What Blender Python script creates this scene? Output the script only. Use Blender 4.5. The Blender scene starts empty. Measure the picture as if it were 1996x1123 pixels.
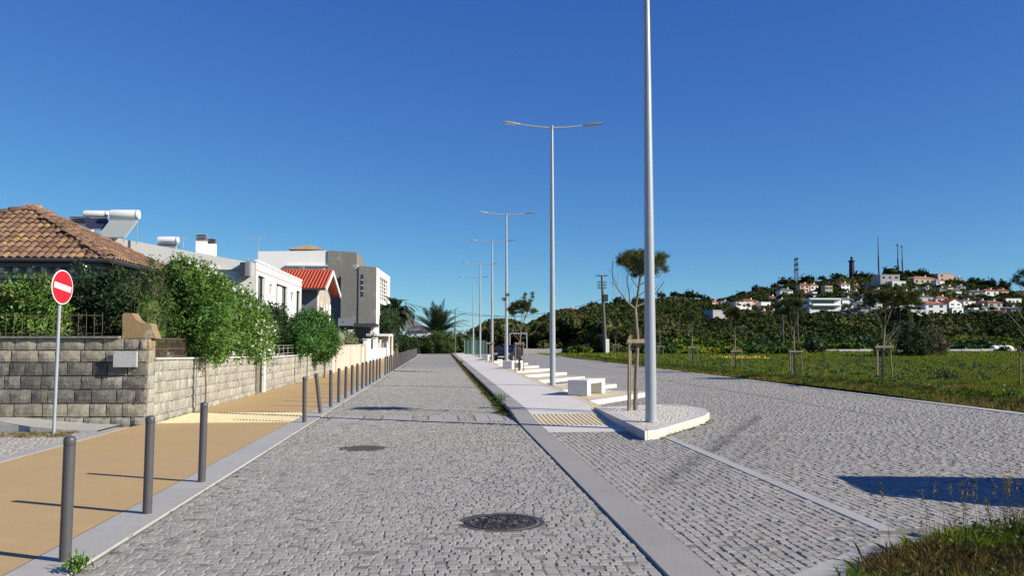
import bpy, bmesh, math, random
import numpy as np
from mathutils import Vector, Matrix, Euler
R = math.radians
random.seed(7)
rng = np.random.default_rng(11)
scn = bpy.context.scene
COL = scn.collection

# ---------------------------------------------------------------- camera
FPX = 1650.0                      # focal length in photo pixels (photo 1996 x 1123)
YAW = math.atan(0.0847)
PITCH = math.atan(105.5 / FPX)
CAM = Vector((0, 0, 1.65))
cam_data = bpy.data.cameras.new('camera')
cam = bpy.data.objects.new('camera', cam_data)
COL.objects.link(cam)
cam.location = CAM
cam.rotation_euler = (R(90) + PITCH, 0, -YAW)
cam_data.sensor_width = 36.0
cam_data.lens = FPX / 1996 * 36
cam_data.clip_end = 5000
cam_data.clip_start = 0.05
scn.camera = cam

# ---------------------------------------------------------------- sky, sun, exposure
SUN_AZ = 116.0                    # clockwise from +Y, degrees
SUN_EL = 27.6
world = bpy.data.worlds.new('World'); scn.world = world
world.use_nodes = True
wn = world.node_tree; wn.nodes.clear()
sky = wn.nodes.new('ShaderNodeTexSky'); sky.sky_type = 'NISHITA'
sky.sun_disc = False
sky.sun_elevation = R(SUN_EL); sky.sun_rotation = R(SUN_AZ)
sky.altitude = 0; sky.air_density = 0.7; sky.dust_density = 0.0; sky.ozone_density = 10.0
SKY_K = 0.0714
bg = wn.nodes.new('ShaderNodeBackground'); bg.inputs['Strength'].default_value = SKY_K
wo = wn.nodes.new('ShaderNodeOutputWorld')
# the phone's deep blue rendering of the sky: one smooth response curve per channel over the whole sky
sep = wn.nodes.new('ShaderNodeSeparateColor'); com = wn.nodes.new('ShaderNodeCombineColor')
wn.links.new(sky.outputs[0], sep.inputs[0])
for _i, (_g, _p) in enumerate(((1.42, 1.08), (1.30, 1.0), (0.885, 0.53))):
    _k = 0.101
    _a = wn.nodes.new('ShaderNodeMath'); _a.operation = 'POWER'; _a.inputs[1].default_value = _p
    _b = wn.nodes.new('ShaderNodeMath'); _b.operation = 'MULTIPLY'; _b.inputs[1].default_value = _g * _k ** (_p - 1)
    wn.links.new(sep.outputs[_i], _a.inputs[0]); wn.links.new(_a.outputs[0], _b.inputs[0]); wn.links.new(_b.outputs[0], com.inputs[_i])
wn.links.new(com.outputs[0], bg.inputs[0]); wn.links.new(bg.outputs[0], wo.inputs[0])
sl = bpy.data.lights.new('sun', 'SUN'); sl.energy = 5.0; sl.angle = R(0.53); sl.color = (1.0, 0.915, 0.76)
sun = bpy.data.objects.new('sun', sl); COL.objects.link(sun)
_d = Vector((math.sin(R(SUN_AZ)) * math.cos(R(SUN_EL)), math.cos(R(SUN_AZ)) * math.cos(R(SUN_EL)), math.sin(R(SUN_EL))))
sun.rotation_euler = _d.to_track_quat('Z', 'Y').to_euler()
sun.location = (40, -20, 40)
scn.view_settings.view_transform = 'Standard'; scn.view_settings.look = 'None'
scn.view_settings.exposure = 0.5; scn.view_settings.gamma = 1.0
scn.view_settings.use_curve_mapping = False
scn.render.engine = 'CYCLES'
scn.cycles.max_bounces = 6; scn.cycles.transparent_max_bounces = 8

# ---------------------------------------------------------------- from photo pixels to the place
_rot = cam.rotation_euler.to_matrix()
def ray(px, py):
    return _rot @ Vector((px - 998.0, 561.5 - py, -FPX))
def at(px, py, z=0.0):
    """ground point (height z) seen at this pixel"""
    d = ray(px, py); t = (z - CAM.z) / d.z
    return CAM + d * t
def atY(px, py, Y):
    """point of the plane y = Y seen at this pixel"""
    d = ray(px, py); return CAM + d * (Y / d.y)
_inv = _rot.transposed()
def proj(x, y, z):
    v = _inv @ (Vector((x, y, z)) - CAM)
    if v.z > -0.01: return (None, None, 0)
    return (998 + FPX * v.x / -v.z, 561.5 - FPX * v.y / -v.z, -v.z)

# ---------------------------------------------------------------- materials
def mat(name, col, rough=0.8, var=0.0, nscale=6.0, namt=0.0, col2=None, bump=0.0, bscale=None, metal=0.0,
        island=0.0, spec=0.3, detail=6.0, stains=None, zfade=None, hue=0.0, stretch=None, trans=0.0, coat=0.0):
    m = bpy.data.materials.new(name); m.use_nodes = True
    nt = m.node_tree; N = nt.nodes; L = nt.links
    b = N['Principled BSDF']
    b.inputs['Roughness'].default_value = rough
    b.inputs['Metallic'].default_value = metal
    b.inputs['Specular IOR Level'].default_value = spec
    if coat: b.inputs['Coat Weight'].default_value = coat
    tc = N.new('ShaderNodeNewGeometry')
    def coords(sc):
        mp = N.new('ShaderNodeMapping'); L.new(tc.outputs['Position'], mp.inputs[0])
        mp.inputs['Scale'].default_value = stretch if stretch else (1, 1, 1)
        n = N.new('ShaderNodeTexNoise'); n.inputs['Scale'].default_value = sc
        n.inputs['Detail'].default_value = detail; n.inputs['Roughness'].default_value = 0.62
        L.new(mp.outputs[0], n.inputs['Vector']); return n
    rgb = N.new('ShaderNodeRGB'); rgb.outputs[0].default_value = (*col, 1)
    cur = rgb.outputs[0]
    def mixc(a, bcol, fac, typ='MIX'):
        x = N.new('ShaderNodeMix'); x.data_type = 'RGBA'; x.blend_type = typ
        L.new(a, x.inputs[6])
        if isinstance(bcol, tuple): x.inputs[7].default_value = (*bcol, 1)
        else: L.new(bcol, x.inputs[7])
        if isinstance(fac, (int, float)): x.inputs[0].default_value = fac
        else: L.new(fac, x.inputs[0])
        return x.outputs[2]
    def ramp(src, lo, hi):
        mr = N.new('ShaderNodeMapRange'); L.new(src, mr.inputs[0])
        mr.inputs[1].default_value = lo; mr.inputs[2].default_value = hi
        return mr.outputs[0]
    if namt or col2:
        n = coords(nscale)
        c2 = col2 or tuple(c * (1 - namt) for c in col)
        cur = mixc(cur, c2, ramp(n.outputs['Fac'], 0.36, 0.64))
    if namt and col2:
        n = coords(nscale * 7.3)
        cur = mixc(cur, tuple(c * (1 - namt) for c in col), ramp(n.outputs['Fac'], 0.42, 0.7))
    if stains:
        for sc, scol, lo, hi in stains:
            n = coords(sc); cur = mixc(cur, scol, ramp(n.outputs['Fac'], lo, hi))
    if island or hue:
        oi = N.new('ShaderNodeObjectInfo')
        ad = N.new('ShaderNodeMath'); ad.operation = 'ADD'
        L.new(tc.outputs['Random Per Island'], ad.inputs[0]); L.new(oi.outputs['Random'], ad.inputs[1])
        fr = N.new('ShaderNodeMath'); fr.operation = 'FRACT'; L.new(ad.outputs[0], fr.inputs[0])
        h = N.new('ShaderNodeHueSaturation'); L.new(cur, h.inputs['Color'])
        mr = N.new('ShaderNodeMapRange'); L.new(fr.outputs[0], mr.inputs[0])
        mr.inputs[3].default_value = 1 - island; mr.inputs[4].default_value = 1 + island
        L.new(mr.outputs[0], h.inputs['Value'])
        if hue:
            m7 = N.new('ShaderNodeMath'); m7.operation = 'MULTIPLY'; L.new(fr.outputs[0], m7.inputs[0]); m7.inputs[1].default_value = 7.31
            f7 = N.new('ShaderNodeMath'); f7.operation = 'FRACT'; L.new(m7.outputs[0], f7.inputs[0])
            mh = N.new('ShaderNodeMapRange'); L.new(f7.outputs[0], mh.inputs[0])
            mh.inputs[3].default_value = 0.5 - hue; mh.inputs[4].default_value = 0.5 + hue
            L.new(mh.outputs[0], h.inputs['Hue'])
        cur = h.outputs[0]
    L.new(cur, b.inputs['Base Color'])
    if bump:
        n = coords(bscale or nscale * 4)
        bp = N.new('ShaderNodeBump'); bp.inputs['Strength'].default_value = 1.0
        bp.inputs['Distance'].default_value = bump
        L.new(n.outputs['Fac'], bp.inputs['Height']); L.new(bp.outputs[0], b.inputs['Normal'])
    if trans:
        tr = N.new('ShaderNodeBsdfTranslucent'); L.new(cur, tr.inputs['Color'])
        ms = N.new('ShaderNodeMixShader'); ms.inputs[0].default_value = trans
        L.new(b.outputs[0], ms.inputs[1]); L.new(tr.outputs[0], ms.inputs[2])
        L.new(ms.outputs[0], N['Material Output'].inputs['Surface'])
    return m

M = {}
M['sett'] = mat('granite_sett', (.372, .358, .325), .8, nscale=16, namt=.30, col2=(.30, .288, .268), island=.12, bump=.0045, bscale=48,
                stains=[(.35, (.30, .288, .262), .48, .66), (.11, (.34, .32, .285), .5, .62), (75, (.25, .243, .225), .60, .72), (60, (.50, .48, .45), .64, .74)])
M['mortar'] = mat('sandy_joint', (.25, .235, .20), .95, nscale=9, namt=.25, col2=(.15, .143, .12), bump=.004, stains=[(.5, (.12, .125, .07), .56, .72)])
M['slab'] = mat('granite_slab', (.345, .33, .298), .7, nscale=30, namt=.14, island=.05, bump=.001, bscale=90,
                stains=[(.6, (.285, .272, .245), .52, .75), (3.5, (.30, .288, .262), .55, .75)])
M['kerb_slab'] = mat('pale_kerb_slab', (.43, .42, .385), .75, nscale=22, namt=.12, island=.05, stains=[(1.1, (.37, .355, .32), .54, .72), (45, (.33, .32, .29), .60, .74)], bump=.001, bscale=80)
M['slab_light'] = mat('light_granite', (.54, .52, .48), .7, nscale=24, namt=.12, island=.05, bump=.001, bscale=80)
M['kerb_white'] = mat('pale_kerb', (.66, .64, .60), .7, nscale=12, namt=.14, island=.04)
M['concrete'] = mat('pale_concrete', (.66, .63, .575), .8, nscale=1.4, namt=.10, island=.02, stains=[(25, (.52, .51, .49), .5, .72)], bump=.0008, bscale=120)
M['tan'] = mat('tan_paving', (.50, .345, .165), .85, nscale=.8, namt=.07, col2=(.455, .32, .16), island=.02, bump=.0015, bscale=150,
               stains=[(.55, (.43, .31, .165), .52, .70), (2.2, (.53, .385, .20), .58, .74), (14, (.40, .28, .14), .66, .74), (60, (.36, .25, .125), .62, .75), (38, (.62, .48, .28), .68, .76)])
M['cream'] = mat('cream_paving', (.62, .53, .37), .85, nscale=2, namt=.10, stains=[(40, (.52, .45, .32), .6, .75)])
M['tactile'] = mat('yellow_tactile', (.70, .60, .34), .8, nscale=5, namt=.12, island=.05)
M['soil'] = mat('dry_soil', (.16, .13, .085), .95, nscale=3, namt=.4, col2=(.10, .085, .05), bump=.02)
M['field'] = mat('field_ground', (.095, .12, .022), .95, spec=.05, nscale=.5, namt=.35, col2=(.05, .075, .02), bump=.03, bscale=5,
                 stains=[(.13, (.13, .14, .045), .52, .68), (1.4, (.12, .10, .05), .58, .72)])
M['meadow'] = mat('meadow_grass', (.105, .135, .026), .95, spec=.03, nscale=.12, namt=.4, col2=(.07, .10, .02), stains=[(.05, (.13, .13, .04), .52, .66)])
M['hill'] = mat('hill_ground', (.075, .075, .038), .95, nscale=.05, namt=.3, col2=(.05, .06, .024), stains=[(.03, (.14, .12, .08), .5, .6)])
M['bollard'] = mat('charcoal_metal', (.078, .076, .082), .42, nscale=30, namt=.08, spec=.5, stains=[(5, (.105, .10, .10), .6, .8)])
M['galv'] = mat('grey_blue_paint', (.36, .39, .42), .38, nscale=3, namt=.06, spec=.5, metal=.15, stains=[(8, (.40, .43, .46), .62, .8)])
M['lamp_head_shaded'] = mat('shaded_lamp_head_grey', (.20, .21, .22), .4, spec=.5)
M['lamp_glass'] = mat('lamp_lens', (.55, .56, .56), .15, spec=.6)
M['stone'] = mat('pale_wall_stone', (.40, .365, .285), .9, nscale=7, namt=.42, col2=(.25, .23, .18), island=.2, bump=.012, bscale=22,
                 stains=[(3.0, (.20, .185, .15), .56, .70), (26, (.15, .14, .115), .60, .70)])
M['stone_dark'] = mat('weathered_wall_stone', (.215, .205, .175), .95, nscale=5, namt=.5, col2=(.115, .112, .10), island=.3, bump=.018, bscale=22,
                      stains=[(2.4, (.34, .315, .26), .55, .68), (30, (.42, .40, .35), .66, .74)])
M['stone_side'] = mat('streaked_wall_stone', (.43, .405, .345), .9, nscale=3.2, namt=.34, col2=(.31, .295, .25), island=.12, bump=.010, bscale=20,
                      stretch=(1, 1.8, .35), stains=[(4.6, (.15, .145, .125), .53, .70), (1.2, (.38, .37, .25), .60, .72), (13, (.52, .50, .45), .60, .72)])
M['rubble'] = mat('rubble_base', (.42, .40, .34), .95, nscale=9, namt=.4, col2=(.24, .22, .18), island=.25, bump=.012, bscale=25)
M['joint'] = mat('wall_joint', (.10, .095, .075), .95, nscale=10, namt=.4)
M['coping'] = mat('mossy_coping', (.17, .165, .13), .9, nscale=8, namt=.4, col2=(.27, .26, .22), bump=.005)
M['ochre'] = mat('ochre_lichen_plaster', (.29, .22, .13), .9, nscale=4, namt=.3, col2=(.27, .175, .075), bump=.006,
                 stains=[(9, (.22, .17, .11), .55, .7), (2.2, (.45, .41, .33), .56, .7)])
M['marble'] = mat('grey_marble', (.42, .43, .43), .35, nscale=5, namt=.18, col2=(.36, .37, .38), stains=[(14, (.27, .28, .29), .6, .72)])
M['iron'] = mat('rusty_iron', (.16, .10, .07), .7, nscale=20, namt=.4, col2=(.09, .07, .06))
M['iron_pale'] = mat('pale_iron', (.34, .33, .30), .6, nscale=20, namt=.3, col2=(.22, .19, .16))
M['white'] = mat('white_render', (.78, .78, .76), .85, nscale=.6, namt=.05, bump=.0015, bscale=40, stains=[(1.1, (.70, .70, .68), .6, .8)], stretch=(1, 1, .5))
M['white2'] = mat('aged_white_render', (.66, .66, .64), .88, nscale=.9, namt=.12, stretch=(1, 1, .4), stains=[(1.8, (.50, .50, .48), .58, .8)])
M['offwhite'] = mat('warm_grey_render', (.68, .67, .635), .85, nscale=.5, namt=.05, stains=[(1.2, (.62, .61, .575), .6, .8)])
M['raw'] = mat('raw_cement_render', (.23, .225, .20), .92, nscale=.45, namt=.25, col2=(.185, .18, .165), bump=.004, bscale=12,
               stains=[(.9, (.31, .305, .28), .58, .72), (3.5, (.16, .155, .14), .62, .75)])
M['gutter'] = mat('grey_metal', (.30, .31, .32), .5)
M['glass'] = mat('dark_glass', (.02, .024, .03), .08, spec=.8)
M['frame_dark'] = mat('dark_frame', (.045, .048, .055), .5)
M['frame_grey'] = mat('blue_grey_panel', (.20, .22, .26), .5)
M['tile_old'] = mat('old_roof_tile', (.24, .145, .098), .9, nscale=3.2, namt=.4, col2=(.18, .105, .07), island=.28, hue=.012, bump=.006, bscale=30,
                    stains=[(1.7, (.36, .24, .09), .56, .68), (7, (.13, .10, .075), .60, .72)])
M['tile_red'] = mat('red_roof_tile', (.47, .10, .05), .7, nscale=2, namt=.12, island=.10)
M['tile_tan'] = mat('tan_roof_tile', (.42, .30, .19), .85, nscale=4, namt=.2, island=.12)
M['tile_hill'] = mat('terracotta_roof', (.42, .13, .07), .85, nscale=.8, namt=.25, island=.1)
M['tile_orange'] = mat('orange_roof', (.50, .22, .12), .85, nscale=.8, namt=.2)
M['roof_grey'] = mat('grey_roof', (.17, .17, .18), .85, nscale=.8, namt=.2)
M['pink'] = mat('pink_render', (.64, .44, .34), .85, nscale=1.2, namt=.06)
M['pink_pale'] = mat('pale_pink_render', (.66, .50, .42), .85, nscale=1.2, namt=.06)
M['rust_wall'] = mat('rust_brown_render', (.30, .17, .10), .85, nscale=2, namt=.15)
M['orange_pl'] = mat('orange_render', (.58, .36, .20), .85)
M['mid_grey'] = mat('mid_grey_render', (.40, .39, .38), .85, nscale=1, namt=.08)
M['slate'] = mat('slate_blue_render', (.16, .17, .19), .85, nscale=1, namt=.08)
M['beige'] = mat('beige_render', (.42, .36, .27), .85, nscale=1, namt=.1)
M['tank'] = mat('white_enamel', (.74, .74, .74), .3, spec=.5)
M['panel'] = mat('solar_panel', (.035, .04, .07), .12, spec=.7)
M['panel_back'] = mat('panel_back', (.30, .33, .33), .5)
M['sign_red'] = mat('sign_red', (.50, .012, .025), .4, spec=.5)
M['sign_white'] = mat('sign_white', (.80, .80, .80), .4, spec=.5)
M['wood'] = mat('weathered_stake', (.30, .24, .165), .9, nscale=8, namt=.35, col2=(.19, .155, .11), stretch=(1, 1, .2), bump=.004)
M['bark'] = mat('bark', (.13, .10, .075), .95, nscale=14, namt=.4, col2=(.20, .165, .125), bump=.008, stretch=(1, 1, .4))
M['bark_pale'] = mat('pale_bark', (.27, .235, .18), .95, nscale=14, namt=.35, col2=(.17, .14, .105), bump=.006, stretch=(1, 1, .4))
M['pole_conc'] = mat('pole_concrete', (.14, .13, .115), .9, nscale=4, namt=.25)
M['wire'] = mat('black_wire', (.02, .025, .02), .6)
M['iron_cast'] = mat('cast_iron', (.075, .07, .07), .55, nscale=24, namt=.35, metal=.3, col2=(.11, .09, .08), bump=.003, bscale=60, island=.15)
M['green_tarp'] = mat('green_screen', (.03, .10, .075), .8, nscale=3, namt=.2)
M['bale'] = mat('white_cover', (.72, .73, .76), .6, nscale=2, namt=.06)
M['car_blue'] = mat('blue_grey_car_paint', (.012, .013, .017), .5, spec=.3)
M['car_dark'] = mat('dark_car_paint', (.03, .035, .04), .3, spec=.5, coat=.6)
M['tyre'] = mat('tyre_rubber', (.02, .02, .02), .85)
M['rim'] = mat('alloy_rim', (.45, .46, .47), .35, metal=.6)
M['lampred'] = mat('rear_lamp', (.35, .02, .02), .3)
M['lighthouse'] = mat('dark_tower_stone', (.065, .05, .075), .9, nscale=.6, namt=.2)
M['mast'] = mat('mast_steel', (.10, .14, .20), .6)
def leafmat(n, col, col2, isl=.38, hue=.02, tr=.22, rough=.6, spec=.25):
    return mat(n, col, rough, nscale=1.6, namt=0, col2=col2, island=isl, hue=hue, trans=tr, spec=spec, detail=2)
M['leaf_bright'] = leafmat('bright_leaf', (.12, .22, .035), (.07, .15, .025))
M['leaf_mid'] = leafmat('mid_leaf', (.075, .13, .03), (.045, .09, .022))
M['leaf_dark'] = leafmat('dark_leaf', (.036, .066, .022), (.022, .044, .016))
M['leaf_round'] = leafmat('glossy_leaf', (.085, .19, .035), (.05, .13, .025), rough=.45)
M['leaf_yellow'] = leafmat('yellow_leaf', (.17, .19, .035), (.10, .14, .03))
M['leaf_brown'] = leafmat('brown_twig_leaf', (.13, .10, .055), (.08, .07, .04))
M['leaf_pale'] = leafmat('pale_grey_leaf', (.20, .22, .12), (.12, .14, .07))
M['needle'] = leafmat('pine_needle', (.12, .125, .03), (.06, .075, .022), hue=.03, rough=.8, spec=.1)
M['needle_dark'] = leafmat('dark_pine_needle', (.036, .050, .017), (.024, .035, .012), tr=.1, rough=.95, spec=.02)
M['hill_leaf'] = leafmat('hill_scrub_leaf', (.056, .074, .020), (.033, .048, .015), tr=.08, hue=.03, rough=.95, spec=.02)
M['hill_leaf2'] = leafmat('hill_scrub_olive', (.105, .108, .040), (.064, .073, .027), tr=.08, hue=.03, rough=.95, spec=.02)
M['scrub_green'] = leafmat('green_scrub', (.052, .092, .016), (.034, .064, .012), tr=.12, hue=.03, rough=.9, spec=.05)
M['palm'] = leafmat('palm_leaf', (.045, .065, .03), (.03, .045, .022), tr=.15)
M['palm_dry'] = leafmat('dry_palm_leaf', (.16, .14, .06), (.11, .10, .045), tr=.15)
M['grass'] = leafmat('green_grass_blade', (.18, .225, .028), (.125, .165, .020), isl=.4, hue=.04, tr=.3, rough=.9, spec=.03)
M['grass_deep'] = leafmat('deep_grass_blade', (.085, .105, .020), (.05, .07, .014), isl=.45, hue=.04, tr=.2, rough=.9, spec=.03)
M['grass_brown'] = leafmat('brown_grass_blade', (.16, .115, .04), (.10, .08, .03), isl=.45, hue=.02, tr=.2, rough=.9, spec=.03)
M['grass_dry'] = leafmat('dry_grass_blade', (.26, .20, .07), (.17, .135, .045), isl=.4, hue=.025, tr=.3, rough=.9, spec=.03)
M['flower'] = mat('white_petal', (.72, .74, .66), .7, island=.12, trans=.2)
M['flower_y'] = mat('yellow_petal', (.55, .42, .05), .7, island=.15, trans=.2)

# ---------------------------------------------------------------- mesh helpers
def link(o, parent=None):
    COL.objects.link(o)
    if parent is not None: o.parent = parent
    return o
def tag(o, label=None, cat=None, group=None, kind=None):
    if label: o['label'] = label
    if cat: o['category'] = cat
    if group: o['group'] = group
    if kind: o['kind'] = kind
    return o
def empty(name, loc=(0, 0, 0), rz=0.0, label=None, cat=None, group=None):
    o = bpy.data.objects.new(name, None); COL.objects.link(o)
    o.empty_display_size = .2
    o.location = loc; o.rotation_euler = (0, 0, rz)
    return tag(o, label, cat, group)
def kids(o): return [c for c in COL.objects if c.parent == o]
def copy_tree(o, parent=None, _k=None):
    if _k is None:
        _k = {}
        for c in COL.objects:
            if c.parent is not None: _k.setdefault(c.parent.name, []).append(c)
    c = o.copy(); COL.objects.link(c); c.parent = parent
    for ch in _k.get(o.name, []): copy_tree(ch, c, _k)
    return c
def npmesh(name, V, F, mats, mi=None, smooth=False):
    """V (n,3), F (m,k) uniform faces -> mesh data"""
    V = np.asarray(V, dtype=np.float32); F = np.asarray(F, dtype=np.int32)
    me = bpy.data.meshes.new(name)
    me.vertices.add(len(V)); me.vertices.foreach_set('co', V.ravel())
    k = F.shape[1]
    me.loops.add(F.size); me.loops.foreach_set('vertex_index', F.ravel())
    me.polygons.add(len(F)); me.polygons.foreach_set('loop_start', np.arange(len(F), dtype=np.int32) * k)
    try: me.polygons.foreach_set('loop_total', np.full(len(F), k, dtype=np.int32))
    except Exception: pass
    for m in (mats if isinstance(mats, (list, tuple)) else [mats]): me.materials.append(m)
    if mi is not None: me.polygons.foreach_set('material_index', np.asarray(mi, dtype=np.int32))
    me.polygons.foreach_set('use_smooth', np.full(len(F), bool(smooth)))
    me.update(calc_edges=True); me.validate()
    return me
def npobj(name, V, F, mats, parent=None, mi=None, smooth=False):
    return link(bpy.data.objects.new(name, npmesh(name, V, F, mats, mi, smooth)), parent)

class MB:
    """collects shapes that become ONE mesh object"""
    def __init__(s): s.v = []; s.f = []; s.m = []; s.xf = None
    def add(s, V, F, mi=0):
        o = len(s.v)
        for p in V:
            p = Vector(p)
            s.v.append(tuple(s.xf @ p) if s.xf else tuple(p))
        for f in F: s.f.append(tuple(i + o for i in f)); s.m.append(mi)
        return s
    def box(s, x0, x1, y0, y1, z0, z1, mi=0, ch=0.0):
        if ch <= 0:
            V = [(x0, y0, z0), (x1, y0, z0), (x1, y1, z0), (x0, y1, z0), (x0, y0, z1), (x1, y0, z1), (x1, y1, z1), (x0, y1, z1)]
            F = [(0, 3, 2, 1), (4, 5, 6, 7), (0, 1, 5, 4), (1, 2, 6, 5), (2, 3, 7, 6), (3, 0, 4, 7)]
            return s.add(V, F, mi)
        c = ch
        r = lambda a, z: [(x0 + a, y0 + a, z), (x1 - a, y0 + a, z), (x1 - a, y1 - a, z), (x0 + a, y1 - a, z)]
        # chamfered top ring only + vertical edges kept
        V = r(0, z0) + r(0, z1 - c) + r(c, z1)
        F = [(3, 2, 1, 0)]
        for i in range(4):
            j = (i + 1) % 4
            F.append((i, j, 4 + j, 4 + i)); F.append((4 + i, 4 + j, 8 + j, 8 + i))
        F.append((8, 9, 10, 11))
        return s.add(V, F, mi)
    def obox(s, c, hx, hy, hz, rot=None, mi=0):
        Mx = (rot.to_matrix() if hasattr(rot, 'to_matrix') else rot) if rot is not None else Matrix.Identity(3)
        V = [Vector(c) + Mx @ Vector((a * hx, b * hy, d * hz)) for d in (-1, 1) for a, b in ((-1, -1), (1, -1), (1, 1), (-1, 1))]
        F = [(0, 3, 2, 1), (4, 5, 6, 7), (0, 1, 5, 4), (1, 2, 6, 5), (2, 3, 7, 6), (3, 0, 4, 7)]
        return s.add(V, F, mi)
    def bar(s, p, q, w, h=None, mi=0, up=(0, 0, 1)):
        """rectangular bar from p to q"""
        p = Vector(p); q = Vector(q); d = (q - p); L = d.length
        if L < 1e-6: return s
        d.normalize(); u = Vector(up)
        if abs(d.dot(u)) > .98: u = Vector((1, 0, 0))
        a = d.cross(u).normalized(); b = a.cross(d).normalized()
        h = h or w
        V = []
        for t in (p, q):
            for i, j in ((-1, -1), (1, -1), (1, 1), (-1, 1)): V.append(t + a * (i * w / 2) + b * (j * h / 2))
        F = [(0, 1, 2, 3), (7, 6, 5, 4), (0, 4, 5, 1), (1, 5, 6, 2), (2, 6, 7, 3), (3, 7, 4, 0)]
        return s.add(V, F, mi)
    def tube(s, pts, rad, n=8, mi=0, cap=True):
        pts = [Vector(p) for p in pts]
        if not hasattr(rad, '__len__'): rad = [rad] * len(pts)
        V = []; F = []; ref = None
        for i, p in enumerate(pts):
            d = (pts[min(i + 1, len(pts) - 1)] - pts[max(i - 1, 0)]).normalized()
            if ref is None:
                ref = Vector((1, 0, 0)) if abs(d.x) < .9 else Vector((0, 1, 0))
            a = d.cross(ref).normalized(); b = d.cross(a).normalized(); ref = b.cross(d) if False else ref
            for k in range(n):
                t = 2 * math.pi * k / n
                V.append(p + (a * math.cos(t) + b * math.sin(t)) * rad[i])
        for i in range(len(pts) - 1):
            for k in range(n):
                F.append((i * n + k, i * n + (k + 1) % n, (i + 1) * n + (k + 1) % n, (i + 1) * n + k))
        if cap:
            F.append(tuple(range(n - 1, -1, -1))); F.append(tuple((len(pts) - 1) * n + k for k in range(n)))
        return s.add(V, F, mi)
    def lathe(s, prof, c=(0, 0, 0), n=20, mi=0):
        """prof [(r,z)] bottom to top"""
        V = []; F = []
        for r, z in prof:
            for k in range(n):
                t = 2 * math.pi * k / n
                V.append((c[0] + r * math.cos(t), c[1] + r * math.sin(t), c[2] + z))
        for i in range(len(prof) - 1):
            for k in range(n):
                F.append((i * n + k, i * n + (k + 1) % n, (i + 1) * n + (k + 1) % n, (i + 1) * n + k))
        F.append(tuple(range(n - 1, -1, -1))); F.append(tuple((len(prof) - 1) * n + k for k in range(n)))
        return s.add(V, F, mi)
    def prism(s, poly, z0, z1, mi=0, mtop=None):
        """poly [(x,y)] counter-clockwise; z1 may be a function of (x, y)"""
        n = len(poly); zf = z1 if callable(z1) else (lambda x, y: z1)
        V = [(x, y, z0) for x, y in poly] + [(x, y, zf(x, y)) for x, y in poly]
        F = [tuple(range(n - 1, -1, -1))] + [(i, (i + 1) % n, n + (i + 1) % n, n + i) for i in range(n)]
        s.add(V, F, mi)
        return s.add(V[n:], [tuple(range(n))], mi if mtop is None else mtop) if True else s
    def build(s, name, mats, parent=None, smooth=None, bevel=None):
        me = bpy.data.meshes.new(name); me.from_pydata(s.v, [], s.f)
        for m in (mats if isinstance(mats, (list, tuple)) else [mats]): me.materials.append(m)
        me.polygons.foreach_set('material_index', s.m)
        if smooth is not None:
            me.polygons.foreach_set('use_smooth', [True] * len(s.f))
            me.update()
            if smooth < 180: me.set_sharp_from_angle(angle=R(smooth))
        me.update()
        o = link(bpy.data.objects.new(name, me), parent)
        if bevel:
            b = o.modifiers.new('bevel', 'BEVEL'); b.width = bevel; b.segments = 2; b.limit_method = 'ANGLE'; b.angle_limit = R(40)
        return o

# ---- leaf clouds (arrays)
def unit(n):
    v = rng.normal(size=(n, 3)); return v / np.linalg.norm(v, axis=1, keepdims=True)
def leaf_quads(P, L, W, bias=None):
    """diamond leaves at points P with length L and width W"""
    n = len(P); a = unit(n)
    if bias is not None: a = a + np.asarray(bias); a /= np.linalg.norm(a, axis=1, keepdims=True)
    b = np.cross(a, unit(n)); b /= np.maximum(np.linalg.norm(b, axis=1, keepdims=True), 1e-6)
    s = rng.uniform(.6, 1.35, (n, 1))
    a = a * L * s * .5; b = b * W * s * .5
    V = np.stack([P - a, P + b, P + a, P - b], 1).reshape(-1, 3)
    return V, np.arange(n * 4).reshape(-1, 4)
def surf_points(blobs, n, clump=0.25, nclump=None, depth=.3, rough=.12, zmin=None, dirb=None):
    """points gathered in clumps on the outside of a set of ellipsoids [(x,y,z,rx,ry,rz)]"""
    B = np.array([b[:6] for b in blobs], float)
    area = (B[:, 3] * B[:, 4] + B[:, 3] * B[:, 5] + B[:, 4] * B[:, 5]); area = area / area.sum()
    nc = nclump or max(20, n // 40)
    pts = np.zeros((0, 3))
    while len(pts) < nc:
        k = rng.choice(len(B), nc * 2, p=area); d = unit(nc * 2)
        if dirb is not None:
            d = d + np.asarray(dirb) * rng.random((len(d), 1)); d /= np.linalg.norm(d, axis=1, keepdims=True)
        rr = (1 - depth * rng.random((nc * 2, 1)) ** 2) * (1 + rng.normal(0, rough, (nc * 2, 1)))
        p = B[k, :3] + d * B[k, 3:6] * rr
        keep = np.ones(len(p), bool)
        for j in range(len(B)):
            q = (p - B[j, :3]) / B[j, 3:6]
            keep &= ~((np.linalg.norm(q, axis=1) < .72) & (k != j))
        if zmin is not None: keep &= p[:, 2] > zmin
        pts = np.vstack([pts, p[keep]])
    pts = pts[:nc]
    idx = rng.integers(0, nc, n)
    sc = rng.uniform(.5, 1.3, nc)[idx][:, None]
    return pts[idx] + rng.normal(0, 1, (n, 3)) * clump * sc * .5
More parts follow.
